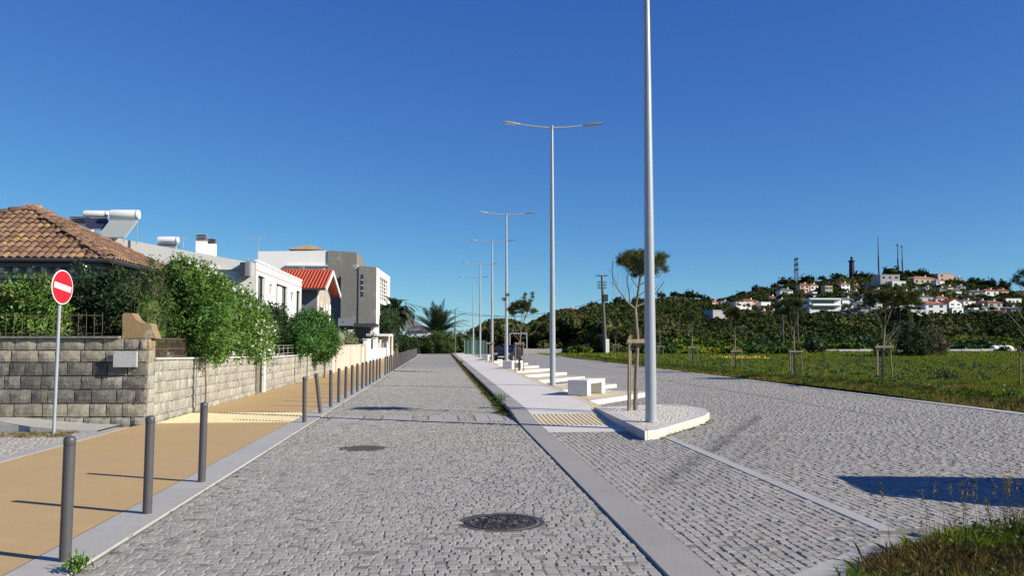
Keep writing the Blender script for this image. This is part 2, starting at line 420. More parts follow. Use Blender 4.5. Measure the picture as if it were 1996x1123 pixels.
def core(blobs, k=.80, seg=10):
    """inner leaf mass, faceted and lumpy, as arrays of quads"""
    Vs = []; Fs = []; o = 0
    for (x, y, z, rx, ry, rz) in [b[:6] for b in blobs]:
        ring = seg // 2 + 1
        for i in range(ring + 1):
            ph = math.pi * i / ring
            for j in range(seg):
                th = 2 * math.pi * j / seg
                n = k * (1 + random.uniform(-.12, .12))
                Vs.append((x + rx * n * math.sin(ph) * math.cos(th), y + ry * n * math.sin(ph) * math.sin(th), z + rz * n * math.cos(ph)))
        for i in range(ring):
            for j in range(seg):
                Fs.append((o + i * seg + j, o + (i + 1) * seg + j, o + (i + 1) * seg + (j + 1) % seg, o + i * seg + (j + 1) % seg))
        o = len(Vs)
    return np.array(Vs), np.array(Fs)
def foliage(name, blobs, n, L, W, m, parent=None, clump=.25, nclump=None, depth=.3, rough=.12, zmin=None, kc=.8, dirb=None, bias=None):
    P = surf_points(blobs, n, clump, nclump, depth, rough, zmin, dirb)
    V, F = leaf_quads(P, L, W, bias)
    if kc:
        V2, F2 = core(blobs, kc); F = np.vstack([F, F2 + len(V)]); V = np.vstack([V, V2])
    return npobj(name, V, F, m, parent)
def blades(P, H, W, lean=.35, seg=1):
    """grass blades (triangles) rooted at P (n,3), heights H"""
    n = len(P); H = np.broadcast_to(np.asarray(H, float), (n,)).reshape(-1, 1)
    th = rng.uniform(0, 2 * math.pi, n); s = np.stack([np.cos(th), np.sin(th), np.zeros(n)], 1) * (np.broadcast_to(np.asarray(W, float), (n,)).reshape(-1, 1) / 2)
    ph = rng.uniform(0, 2 * math.pi, n); l = np.stack([np.cos(ph), np.sin(ph), np.zeros(n)], 1) * np.abs(rng.normal(0, lean, (n, 1))) * H
    up = np.array([[0, 0, 1.0]])
    mid = P + l * .35 + up * H * .6
    tip = P + l * 1.0 + up * H * (1 - .1 * rng.random((n, 1)))
    V = np.stack([P - s, P + s, mid + s * .8, tip, mid - s * .8], 1).reshape(-1, 3)
    return V, np.arange(n * 5).reshape(-1, 5)
def smooth(a, b, t):
    t = min(1, max(0, (t - a) / (b - a))); return t * t * (3 - 2 * t)
# ================================================================ THE GROUND
def structure(name): 
    o = empty(name); o['kind'] = 'structure'; return o
def sheet(name, poly, z, m, parent=None, kind='structure'):
    mb = MB(); mb.add([(x, y, z) for x, y in poly], [tuple(range(len(poly)))])
    o = mb.build(name, m, parent)
    if parent is None and kind: o['kind'] = kind
    return o
def inside(P, poly):
    x, y = P[:, 0], P[:, 1]; c = np.zeros(len(P), bool); n = len(poly)
    for i in range(n):
        x0, y0 = poly[i]; x1, y1 = poly[(i + 1) % n]
        if y0 == y1: continue
        t = ((y0 > y) != (y1 > y)) & (x < (x1 - x0) * (y - y0) / (y1 - y0) + x0); c ^= t
    return c
def near_line(P, pts, w):
    c = np.zeros(len(P), bool)
    for a, b in zip(pts[:-1], pts[1:]):
        a = np.array(a[:2]); b = np.array(b[:2]); d = b - a; L = (d ** 2).sum()
        t = np.clip(((P - a) @ d) / L, 0, 1)[:, None]
        c |= np.linalg.norm(P - (a + t * d), axis=1) < w
    return c
PX = lambda pts, z=0.0: [tuple(at(px, py, z).xy) for px, py in pts]

sheet('ground', [(-1500, -60), (1500, -60), (1500, 2500), (-1500, 2500)], -0.06, M['soil'])

# layout numbers (metres; the road runs along +Y)
LANE = (-2.60, 1.60); KERB_L = -3.05; WALL_X = -5.75; STRIP = (1.60, 1.98)
ROAD_END = 118.0
ISLAND = PX([(1157, 794), (1257, 841), (1282, 838), (1330, 824), (1374, 811), (1383, 804), (1374, 797), (1340, 791), (1290, 788)], .15)
DIAG = PX([(1525, 1130), (1662, 1130), (1815, 1046), (1740, 1042)])
MANHOLES = [(*at(706, 874).xy, .315), (*at(977, 1017.5).xy, .35)]
STRIP2 = [(3.84, 7.25), (3.86, 14.6)]
CURVE = PX([(1389, 757), (1480, 771), (1580, 788), (1660, 801), (1735, 813), (1768, 820), (1772, 827), (1745, 835), (1642, 844), (1503, 847.5), (1380, 846), (1290, 846)])
CURVE = [(CURVE[0][0], 60.0)] + CURVE
def offset_path(pts, w):
    o = []
    for i, p in enumerate(pts):
        a = pts[max(0, i - 1)]; b = pts[min(len(pts) - 1, i + 1)]; d = Vector((b[0] - a[0], b[1] - a[1])).normalized(); o.append((p[0] - d.y * w, p[1] + d.x * w))
    return o
CURVE_C = offset_path(CURVE, -.06)
CROSS_Y = (18.0, 19.3)
CROSS = [(-2.34, -1.70), (-1.24, -.62), (-.24, .37), (.76, 1.36)]
XK = at(1600, 760).x               # far kerb of the square, next to the field
def zpave(y): return .012 + .108 * smooth(16.6, 20.2, y)

# dark tyre scuff that crosses the square in front of the island
def scuff(m, a, b, w, strength):
    nt = m.node_tree; N = nt.nodes; L = nt.links; bs = N['Principled BSDF']; src = bs.inputs['Base Color'].links[0].from_socket
    g = N.new('ShaderNodeNewGeometry'); a = Vector(a); b = Vector(b); d = (b - a); Ln = d.length; d.normalize()
    sub = N.new('ShaderNodeVectorMath'); sub.operation = 'SUBTRACT'; L.new(g.outputs['Position'], sub.inputs[0]); sub.inputs[1].default_value = (a.x, a.y, 0)
    def dot(v):
        n = N.new('ShaderNodeVectorMath'); n.operation = 'DOT_PRODUCT'; L.new(sub.outputs[0], n.inputs[0]); n.inputs[1].default_value = v; return n.outputs['Value']
    def math_(op, x, y=None):
        n = N.new('ShaderNodeMath'); n.operation = op
        for i, q in enumerate((x, y)):
            if q is None: continue
            if isinstance(q, (int, float)): n.inputs[i].default_value = q
            else: L.new(q, n.inputs[i])
        return n.outputs[0]
    def rng_(v, lo, hi, o0, o1):
        n = N.new('ShaderNodeMapRange'); L.new(v, n.inputs[0]); n.inputs[1].default_value = lo; n.inputs[2].default_value = hi; n.inputs[3].default_value = o0; n.inputs[4].default_value = o1; return n.outputs[0]
    nz = N.new('ShaderNodeTexNoise'); nz.inputs['Scale'].default_value = 2.2; nz.inputs['Detail'].default_value = 5; L.new(g.outputs['Position'], nz.inputs['Vector'])
    off = math_('ABSOLUTE', math_('ADD', dot((-d.y, d.x, 0)), math_('MULTIPLY', math_('SUBTRACT', nz.outputs['Fac'], .5), .5)))
    k = rng_(off, 0, w, 1, 0); al = dot((d.x, d.y, 0)); k = math_('MULTIPLY', k, rng_(al, 0, 1.2, 0, 1)); k = math_('MULTIPLY', k, rng_(al, Ln - 1.5, Ln, 1, 0))
    k = math_('MULTIPLY', k, rng_(nz.outputs['Fac'], .3, .65, .25, strength))
    mx = N.new('ShaderNodeMix'); mx.data_type = 'RGBA'; L.new(k, mx.inputs[0]); L.new(src, mx.inputs[6]); mx.inputs[7].default_value = (.07, .068, .062, 1); L.new(mx.outputs[2], bs.inputs['Base Color'])
scuff(M['sett'], at(1262, 965).xy, at(1486, 806).xy, .20, .8)
scuff(M['sett'], at(1318, 975).xy, at(1560, 812).xy, .14, .35)
# ---- setts
def sett_arrays(uv, lu, lv, h, axis, full, wob=.006):
    """arrays of setts; uv centres (n,2) in world x,y; lu along row, lv across"""
    n = len(uv); ch = .011
    sx, sy = (lu, lv) if axis == 0 else (lv, lu)
    sg = np.array([(-1, -1), (1, -1), (1, 1), (-1, 1)], float)
    out = sg[None] * np.stack([sx, sy], 1)[:, None] / 2 + rng.normal(0, wob, (n, 4, 2))
    top = out * (1 - 2 * ch / np.stack([sx, sy], 1)[:, None])
    tilt = rng.normal(0, .015, (n, 1, 2))
    zt = h[:, None] + (top * tilt).sum(2)
    zo = h[:, None] - (.0045 if full else .015) + (out * tilt).sum(2)
    V = [np.concatenate([top + uv[:, None], zt[..., None]], 2), np.concatenate([out + uv[:, None], zo[..., None]], 2)]
    F = [[0, 1, 2, 3]] + [[4 + i, 4 + (i + 1) % 4, (i + 1) % 4, i] for i in range(4)]
    k = 8
    if full:
        V.append(np.concatenate([out + uv[:, None], (zo - .022)[..., None]], 2)); k = 12
        F += [[8 + i, 8 + (i + 1) % 4, 4 + (i + 1) % 4, 4 + i] for i in range(4)]
    V = np.concatenate(V, 1).reshape(-1, 3)
    F = (np.array(F)[None] + (np.arange(n) * k)[:, None, None]).reshape(-1, 4)
    return V, F
def sett_grid(x0, x1, y0, y1, axis, pitch=.088, keep=None, zoff=0.0):
    """rows run along x (axis 0) or y (axis 1)"""
    (u0, u1), (v0, v1) = ((x0, x1), (y0, y1)) if axis == 0 else ((y0, y1), (x0, x1))
    U = []; Vv = []; LU = []
    r = v0 + pitch / 2
    while r < v1 - pitch * .3:
        ls = rng.uniform(.065, .115, max(2, round((u1 - u0) / .090))); ls *= (u1 - u0) / ls.sum(); c = u0 + np.cumsum(ls) - ls / 2
        U.append(c); LU.append(ls); Vv.append(np.full(len(c), r)); r += pitch
    U = np.concatenate(U); LU = np.concatenate(LU); Vv = np.concatenate(Vv)
    damp = np.clip(np.minimum(Vv - v0, v1 - Vv) / 1.2, 0.02, 1)
    Vv = Vv + damp * (.030 * np.sin(U * 1.1 + .35 * Vv) + .014 * np.sin(U * 3.1 + 1.3 * Vv)) + rng.normal(0, .004, len(Vv))
    P = np.stack([U, Vv], 1) if axis == 0 else np.stack([Vv, U], 1)
    k = (P[:, 0] > x0 + .03) & (P[:, 0] < x1 - .03)
    if keep is not None: k &= keep(P)
    P = P[k]; LU = LU[k]
    h = rng.normal(0, .0032 if zoff == 0 else .002, len(P)) + zoff
    return P, LU - .0065, np.full(len(P), pitch - .0055) * rng.uniform(.92, 1.03, len(P)), h
_sv = []
def sett_variant():
    if len(_sv) < 10:
        V, F = sett_arrays(np.zeros((1, 2)), np.array([.1]), np.array([.1]), np.zeros(1), 0, True, .005)
        _sv.append(npmesh('sett', V, F, M['sett'])); return _sv[-1]
    return random.choice(_sv)
def lay_setts(parent, sets, axis, m, n_single=300, name_rest='setts', near=13.0):
    P, LU, LV, H = sets
    d = np.hypot(P[:, 0], P[:, 1]); 
    pxs = np.array([proj(x, y, 0)[0] if y > 3 else -9 for x, y in P[:len(P)]], dtype=float) if n_single else None
    o = np.argsort(d)
    single = []
    if n_single:
        vis = (pxs > 0) & (pxs < 1996) & (np.array([proj(x, y, 0)[1] or 0 for x, y in P], float) < 1123)
        single = [i for i in o if vis[i]][:n_single]
        for i in single:
            q = link(bpy.data.objects.new('sett', sett_variant()), parent)
            q.location = (P[i, 0], P[i, 1], H[i]); q.rotation_euler = (0, 0, random.choice((0, math.pi / 2)) )
            a = (LU[i], LV[i]) if axis == 0 else (LV[i], LU[i])
            if abs(q.rotation_euler.z) > 1: a = (a[1], a[0])
            q.scale = (a[0] / .1, a[1] / .1, 1)
    rest = np.ones(len(P), bool); rest[single] = False
    nr = rest & (d < near); fr = rest & (d >= near)
    V1, F1 = sett_arrays(P[nr], LU[nr], LV[nr], H[nr], axis, True)
    V2, F2 = sett_arrays(P[fr], LU[fr], LV[fr], H[fr], axis, False)
    q = npobj(name_rest, np.vstack([V1, V2]), np.vstack([F1, F2 + len(V1)]), m, parent)
    q['kind'] = 'stuff'
    return q

m_far = M['sett'].copy(); m_far.name = 'granite_setts_far'
M['sett_far'] = mat('granite_setts_far', (.345, .33, .30), .85, nscale=10, namt=.25, col2=(.26, .25, .23), bump=.012, bscale=12,
                    stains=[(.35, (.31, .295, .265), .5, .72), (14, (.16, .155, .135), .60, .74)])
LN, PN = 55.0, 42.0      # how far the setts are laid one by one
# lane
M['slab_mid'] = mat('worn_granite_slab', (.42, .405, .375), .75, nscale=6, namt=.2, island=.05, stains=[(30, (.30, .29, .27), .55, .72)])
road = structure('road')
sheet('bed', [(LANE[0] - .02, -4), (LANE[1] + .02, -4), (LANE[1] + .02, LN), (LANE[0] - .02, LN)], -.0055, M['mortar'], road)
sheet('far_surface', [(LANE[0] - .02, LN), (LANE[1] + .02, LN), (LANE[1] + .02, ROAD_END), (LANE[0] - .02, ROAD_END)], -.006, M['sett_far'], road)
sheet('near_surface', [(LANE[0] - .02, -4), (LANE[1] + .02, -4), (LANE[1] + .02, 3.6), (LANE[0] - .02, 3.6)], -.006, M['sett_far'], road)
def keep_lane(P):
    k = np.ones(len(P), bool)
    for x, y, r in MANHOLES: k &= np.hypot(P[:, 0] - x, P[:, 1] - y) > r + .065
    for a, b in CROSS: k &= ~((P[:, 0] > a - .05) & (P[:, 0] < b + .05) & (P[:, 1] > CROSS_Y[0] - .05) & (P[:, 1] < CROSS_Y[1] + .05))
    return k
lay_setts(road, sett_grid(LANE[0] + .02, LANE[1] - .02, 3.6, LN, 0, keep=keep_lane), 0, M['sett'])
for a, b in CROSS:
    n = 2
    for i in range(n):
        x0 = a + (b - a) * i / n; x1 = a + (b - a) * (i + 1) / n
        mb = MB(); mb.box(x0 + .004, x1 - .004, CROSS_Y[0], CROSS_Y[1], -.03, .003, 0, .006)
        mb.build('crossing_slab', M['slab_mid'], road)
# square (right-hand carriageway and parking bays)
square = structure('paved_square')
def edge(y): return .74 * y + 2.2
sheet('bed', [(1.5, 4.2), (edge(4.2), 4.2), (min(XK, edge(15.3)), 15.3), (XK, 15.3), (XK, PN), (1.5, PN)], -.006, M['mortar'], square)
sheet('far_surface', [(1.5, PN), (XK, PN), (XK, 96), (XK + .6, 104), (24, 108), (24, 119), (-6, 119), (-6, 117.5), (1.5, 117.5)], -.007, M['sett_far'], square)
sheet('side_surface', [(edge(4.2) + 40, 7.1), (edge(4.2) + 40, 15.3), (min(XK, edge(15.3)), 15.3), (edge(7.1), 7.1)], -.007, M['sett_far'], square)
sheet('near_surface', [(1.5, -4), (40, -4), (40, 4.2), (1.5, 4.2)], -.007, M['sett_far'], square)
INNER = [(1.9, 15.5), (3.5, 15.5), (3.5, 20.5), (4.0, 20.5), (4.0, 130), (1.9, 130)]
def keep_sq(P):
    k = (P[:, 0] < edge(P[:, 1]) - .06) & ~inside(P, DIAG) & ~inside(P, INNER) & ~inside(P, ISLAND)
    k &= ~((P[:, 0] > 3.84) & (P[:, 0] < 4.015) & (P[:, 1] < 14.65)) & ~near_line(P, CURVE_C, .085) & ~near_line(P, ISLAND[1:], .05)
    k &= ~((P[:, 1] < 7.28) & (P[:, 0] > 3.95))
    for t in TEETH: k &= ~inside(P, t)
    return k
U_ = np.array([.565, .825])          # direction of the angled bays
TEETH_Y = [21.85, 26.8, 33.6, 38.9, 45.0, 51.0, 58.0, 66.0, 75.0, 84.0]
TEETH = []
for Y0 in TEETH_Y:
    a = np.array([3.9, Y0]); L = 4.75; w = np.array([-U_[1], U_[0]]) * 1.75
    tip = a + U_ * L
    p = [tuple(a), tuple(tip - U_ * .35), tuple(tip + w * .12), tuple(tip + w * .82 - U_ * .05), tuple(tip + w - U_ * .45)]
    b = np.array(p[-1]); t = (b[0] - 3.9) / U_[0]; p.append((3.9, b[1] - U_[1] * t))
    TEETH.append(p)
ga = sett_grid(1.985, 3.835, 4.25, 22.0, 1, pitch=1.85 / 21, keep=keep_sq); gb = sett_grid(4.02, XK - .01, 4.25, PN, 1, keep=keep_sq); gc = sett_grid(3.835, 4.02, 14.6, PN, 1, pitch=.0925, keep=keep_sq)
lay_setts(square, tuple(np.concatenate([a, b, c_]) for a, b, c_ in zip(ga, gb, gc)), 1, M['sett'])
def path_pieces(name, pts, w, z0, z1, L, m, parent, gap=.005, ch=.008, side=1, zf=None, inset=0.0, closed=False):
    """stones end to end along a line; side=1 puts the width on the left of the travel direction"""
    P = [Vector((a[0], a[1])) for a in pts]
    if closed: P.append(P[0].copy())
    seg = [(P[i + 1] - P[i]).length for i in range(len(P) - 1)]; T = sum(seg); n = max(1, round(T / L))
    nrm = []
    for i in range(len(P)):
        if closed and i in (0, len(P) - 1): d = (P[1] - P[0]).normalized() + (P[-1] - P[-2]).normalized()
        else: d = (P[min(i + 1, len(P) - 1)] - P[max(i, 0)]).normalized() * (i < len(P) - 1) + (P[i] - P[max(i - 1, 0)]).normalized() * (i > 0)
        d = d.normalized(); nrm.append(Vector((-d.y, d.x)) * side)
    cum = [0]
    for s in seg: cum.append(cum[-1] + s)
    def pos(t):
        t = min(max(t, 0), T - 1e-6)
        for i in range(len(seg)):
            if t <= cum[i + 1]:
                f = (t - cum[i]) / max(seg[i], 1e-6); return P[i].lerp(P[i + 1], f), nrm[i].lerp(nrm[i + 1], f).normalized()
    out = []
    for k in range(n):
        a = T * k / n + gap; b = T * (k + 1) / n - gap
        ts = [a] + [c for c in cum if a + .03 < c < b - .03] + [b]
        o_ = [pos(t) for t in ts]
        mb = MB(); V = []; F = []
        z = (lambda x, y: z1) if zf is None else zf
        for q, nn in o_:
            i_ = q + nn * w
            for (pt, e, top) in ((q, 0, 0), (q, 0, 1), (q + nn * ch, 0, 2), (i_ - nn * ch, 0, 2), (i_, 0, 1), (i_, 0, 0)):
                zz = z0 if top == 0 else z(pt.x, pt.y) - (ch if top == 1 else 0)
                V.append((pt.x, pt.y, zz))
        for i in range(len(o_) - 1):
            for j in range(5): F.append((6 * i + j, 6 * (i + 1) + j, 6 * (i + 1) + j + 1, 6 * i + j + 1) if side < 0 else (6 * i + j + 1, 6 * (i + 1) + j + 1, 6 * (i + 1) + j, 6 * i + j))
        e = 6 * (len(o_) - 1)
        F.append((0, 1, 2, 3, 4, 5)); F.append((e + 5, e + 4, e + 3, e + 2, e + 1, e))
        mb.add(V, F); out.append(mb.build(name, m, parent))
    return out
path_pieces('paving_slab', STRIP2, .17, -.03, .004, 1.0, M['kerb_slab'], square, side=-1)
path_pieces('edging_stone', CURVE, .09, -.03, .0, .9, M['slab'], square, side=-1)
path_pieces('paving_slab', [DIAG[0], DIAG[3]], math.dist(DIAG[2], DIAG[3]) * .95, -.03, .004, 1.0, M['kerb_slab'], square, side=-1)
path_pieces('edging_stone', [(4.05, 7.1), (8, 7.25), (14, 7.2)], .2, -.04, .02, 1.0, M['slab'], square, side=-1)
path_pieces('edging_stone', [(XK, 15.3), (XK, 60), (XK, 92), (XK + .7, 101), (XK + 3, 106), (24, 107.5)], .32, -.05, .012, 1.2, M['slab_light'], square, side=-1)

# centre strip and pavement between lane and square
middle = structure('middle_pavement')
path_pieces('kerb_stone', [(STRIP[0], -3), (STRIP[0], ROAD_END)], STRIP[1] - STRIP[0], -.06, 0, .98, M['slab'], middle, side=-1, gap=.002,
            zf=lambda x, y: zpave(y) + .002)
def paving_strip(name, x0, x1, y0, y1, L, m, parent, zf=zpave, gap=.003, kind=None):
    n = max(1, round((y1 - y0) / L))
    for i in range(n):
        a = y0 + (y1 - y0) * i / n + gap; b = y0 + (y1 - y0) * (i + 1) / n - gap
        sub = max(1, int((b - a) / .7)) if zf(0, a) != zf(0, b) else 1
        mb = MB(); V = []; F = []
        for j in range(sub + 1):
            y = a + (b - a) * j / sub; z = zf(0, y)
            V += [(x0 + gap, y, -.06), (x0 + gap, y, z), (x1 - gap, y, z), (x1 - gap, y, -.06)]
        for j in range(sub):
            for k in range(3): F.append((4 * j + k + 1, 4 * j + 4 + k + 1, 4 * j + 4 + k, 4 * j + k)[::-1] if False else (4 * j + k, 4 * j + 4 + k, 4 * j + 4 + k + 1, 4 * j + k + 1)[::-1])
        F += [(0, 3, 2, 1)[::-1], (4 * sub, 4 * sub + 1, 4 * sub + 2, 4 * sub + 3)]
        mb.add(V, F); mb.build(name, m, parent)
zp = lambda x, y: zpave(y)
TAC = (2.02, 3.44, 16.6, 18.55)
paving_strip('concrete_slab', STRIP[1], 3.5, 15.55, TAC[2], 1.3, M['concrete'], middle, zp)
paving_strip('concrete_slab', STRIP[1], TAC[0], TAC[2], TAC[3], 2.2, M['concrete'], middle, zp)
paving_strip('concrete_slab', TAC[1], 3.5, TAC[2], TAC[3], 2.2, M['concrete'], middle, zp)
paving_strip('concrete_slab', STRIP[1], 3.5, TAC[3], 20.4, 1.4, M['concrete'], middle, zp)
paving_strip('concrete_slab', STRIP[1], 3.64, 20.4, ROAD_END, 4.9, M['concrete'], middle, zp, gap=.002)
paving_strip('cream_slab', 3.64, 3.90, 20.4, ROAD_END, 4.9, M['cream'], middle, zp)
def tactile(parent, x0, x1, y0, y1, zf, wx, wy, n, ridge_m):
    """ribbed warning tiles: base tile + ribs along y"""
    nx = round((x1 - x0) / wx); ny = round((y1 - y0) / wy); wx = (x1 - x0) / nx; wy = (y1 - y0) / ny
    for i in range(nx):
        for j in range(ny):
            a = x0 + i * wx; b = y0 + j * wy; mb = MB()
            A = (a + .003, b + .003); B = (a + wx - .003, b + wy - .003)
            V = [(A[0], A[1], -.05), (B[0], A[1], -.05), (B[0], B[1], -.05), (A[0], B[1], -.05), (A[0], A[1], zf(0, A[1])), (B[0], A[1], zf(0, A[1])), (B[0], B[1], zf(0, B[1])), (A[0], B[1], zf(0, B[1]))]
            mb.add(V, [(4, 5, 6, 7), (0, 1, 5, 4), (1, 2, 6, 5), (2, 3, 7, 6), (3, 0, 4, 7)], 0)
            for k in range(n):
                x = a + wx * (k + .5) / n; w = wx / n * .27; zA, zB = zf(0, A[1]), zf(0, B[1])
                V = [(x - w, A[1] + .01, zA), (x + w, A[1] + .01, zA), (x + w, B[1] - .01, zB), (x - w, B[1] - .01, zB),
                     (x - w * .6, A[1] + .012, zA + .009), (x + w * .6, A[1] + .012, zA + .009), (x + w * .6, B[1] - .012, zB + .009), (x - w * .6, B[1] - .012, zB + .009)]
                mb.add(V, [(4, 5, 6, 7), (0, 1, 5, 4), (1, 2, 6, 5), (2, 3, 7, 6), (3, 0, 4, 7)], 1)
            mb.build('tactile_tile', [M['cream'], ridge_m], parent)
tactile(middle, TAC[0], TAC[1], TAC[2], TAC[3], zp, .43, .43, 5, M['tactile'])
# angled bay noses
for t in TEETH:
    far = t[0][1] > 60
    c = Vector((sum(p[0] for p in t) / len(t), sum(p[1] for p in t) / len(t)))
    mb = MB(); mb.prism([(c.x + (x - c.x) * .97 - .0, c.y + (y - c.y) * .97) for x, y in t], -.06, .116)
    mb.build('cream_nose', M['cream'], middle)
    path_pieces('nose_kerb_stone', [t[0]] + t[1:], .13, -.06, .125, 1.1, M['kerb_white'], middle, side=1)
# raised island
island = structure('kerb_island')
c = Vector((sum(p[0] for p in ISLAND) / len(ISLAND), sum(p[1] for p in ISLAND) / len(ISLAND)))
shr = [(c.x + (x - c.x) * .985, c.y + (y - c.y) * .985) for x, y in ISLAND]
mb = MB(); mb.prism(shr, -.06, .145); mb.build('bed', M['cream'], island)
path_pieces('kerb_stone', ISLAND, .27, -.06, .15, .9, M['slab_light'], island, side=1, closed=True, ch=.012)
shr2 = [(c.x + (x - c.x) * .82, c.y + (y - c.y) * .86) for x, y in ISLAND]
xs = [p[0] for p in ISLAND]; ys = [p[1] for p in ISLAND]
M['sett_pale'] = mat('pale_sett', (.62, .585, .51), .8, nscale=9, namt=.10, island=.07, bump=.003, bscale=40)
st = sett_grid(min(xs), max(xs), min(ys), max(ys), 0, pitch=.10, keep=lambda P: inside(P, shr2), zoff=.150)
V, F = sett_arrays(*st[:3], st[3], 0, True, .004); q = npobj('pale_setts', V, F, M['sett_pale'], island); q['kind'] = 'stuff'

# ---- left pavement
ZL = .013
left = structure('left_pavement')
path_pieces('kerb_slab', [(LANE[0], -3), (LANE[0], ROAD_END)], LANE[0] - KERB_L, -.06, ZL, .99, M['kerb_slab'], left, side=1, gap=.002)
LT = (17.75, 20.2)
sheet('tan_surface', [(-5.95, -3), (KERB_L - .004, -3), (KERB_L - .004, LT[0] - .004), (WALL_X - .1, LT[0] - .004), (-5.95, 17.15)], ZL - .003, M['tan'], left)
sheet('tan_surface', [(WALL_X - .15, LT[1] + .004), (KERB_L - .004, LT[1] + .004), (KERB_L - .004, ROAD_END), (WALL_X - .15, ROAD_END)], ZL - .003, M['tan'], left)
tactile(left, -5.72, KERB_L - .006, LT[0], LT[1], lambda x, y: ZL, .445, .46, 6, M['tactile'])
path_pieces('kerb_slab', [(-5.955, -3), (-5.955, 17.0)], .27, -.06, ZL + .002, 1.0, M['kerb_slab'], left, side=1, gap=.002)
# side street in the corner and its raised pavement in front of the stone wall
side = structure('side_street')
sheet('surface', [(-30, -3), (-6.2, -3), (-6.2, 17.3), (-30, 19.5)], -.014, M['sett_far'], side)
sd = sett_grid(-12.5, -6.24, 10.5, 16.4, 0, keep=lambda P: P[:, 1] < 16.2 - (P[:, 0] + 6.24) * .115)
V, F = sett_arrays(*sd[:3], sd[3], 0, False); q = npobj('setts', V, F, M['sett'], side); q['kind'] = 'stuff'
mb = MB()
kp = [(-6.24, 16.2), (-6.9, 16.25), (-8.2, 16.5), (-12, 16.95), (-30, 18.7)]
V = [(x, y, -.05) for x, y in kp] + [(x, y, .03 + .13 * smooth(-6.3, -8.5, x)) for x, y in kp] + [(x, y + 1.5, .03 + .16 * smooth(-6.3, -8.5, x)) for x, y in kp]
n = len(kp); F = []
for i in range(n - 1): F += [(i + 1, i, n + i, n + i + 1), (n + i + 1, n + i, 2 * n + i, 2 * n + i + 1)]
mb.add(V, F); mb.build('raised_pavement', M['kerb_slab'], side)
# ---- terrain
RIDGE = [(820, 668), (900, 664), (1000, 657), (1030, 646), (1060, 628), (1110, 609), (1200, 598), (1290, 589), (1380, 590), (1440, 583), (1500, 571), (1560, 557),
         (1640, 546), (1700, 545), (1750, 540), (1800, 546), (1850, 545), (1900, 556), (2000, 575), (2200, 600), (2600, 640), (3200, 668)]
def lerp_tab(tab, x):
    if x <= tab[0][0]: return tab[0][1]
    for (a, b), (c_, d) in zip(tab[:-1], tab[1:]):
        if x <= c_: return b + (d - b) * (x - a) / (c_ - a)
    return tab[-1][1]
HD0 = 165.0
def ridge_depth(px): return 330 + 190 * smooth(1050, 1550, px)
def hill_z(px, D):
    """height of the hill on bearing px at camera depth D"""
    Dr = ridge_depth(px); zr = 1.65 + (667 - lerp_tab(RIDGE, px)) * Dr / FPX
    if zr < 1.7: zr = 0.0
    t = (D - HD0) / (Dr - HD0)
    if t <= 0: return -.15
    if t <= 1:
        z = zr * (.75 * t ** 1.15 + .25 * smooth(0, 1, t))
    else: z = zr * (1 - .35 * smooth(1, 2.2, t))
    z += (math.sin(px * .021 + D * .03) * .8 + math.sin(px * .06 - D * .021) * .5) * min(1, t * 3) * (1 if t < .85 else max(0, (1 - t) / .15))
    return z - .15
def world_of(px, D):
    d = ray(px, 667); d = d / FPX      # camera depth 1
    return d.x * D, d.y * D
def hill_hit(px, py):
    """first hill point seen at this pixel"""
    for i in range(400):
        D = HD0 + 1.2 * i; z = hill_z(px, D)
        if proj(*world_of(px, D), z)[1] <= py: return D
        if D > ridge_depth(px) * 1.02: return ridge_depth(px)
    return ridge_depth(px)
pxs = list(np.arange(780, 3300, 14)); Ds = [HD0 + (1250 - HD0) * (i / 70) ** 1.7 for i in range(71)]
V = []; F = []
for D in Ds:
    for p in pxs:
        x, y = world_of(p, D); V.append((x, y, hill_z(p, D)))
w = len(pxs)
for i in range(len(Ds) - 1):
    for j in range(w - 1): F.append((i * w + j, i * w + j + 1, (i + 1) * w + j + 1, (i + 1) * w + j))
o = npobj('hill', V, F, M['hill'], smooth=True); o['kind'] = 'structure'
# field on the far side of the square, slightly uneven
def field_z(x, y): return -.01 + .05 * math.sin(x * .31 + y * .11) + .04 * math.sin(x * .11 - y * .23) + .05 * smooth(XK, XK + 2, x) + max(0, .0045 * (y - 120)) * smooth(20, 60, x) * (y > 120)
V = []; F = []; gx = [XK + .33 + 140 * (i / 50) ** 1.6 for i in range(51)]; gy = [5 + 3.4 * i for i in range(56)]
for y in gy:
    for x in gx: V.append((x, y, field_z(x, y)))
for i in range(55):
    for j in range(50): F.append((i * 51 + j, i * 51 + j + 1, (i + 1) * 51 + j + 1, (i + 1) * 51 + j))
o = npobj('field', V, F, M['field'], smooth=True); o['kind'] = 'structure'
# ================================================================ LEFT SIDE
def atX(px, py, X):
    d = ray(px, py); return CAM + d * (X / d.x)
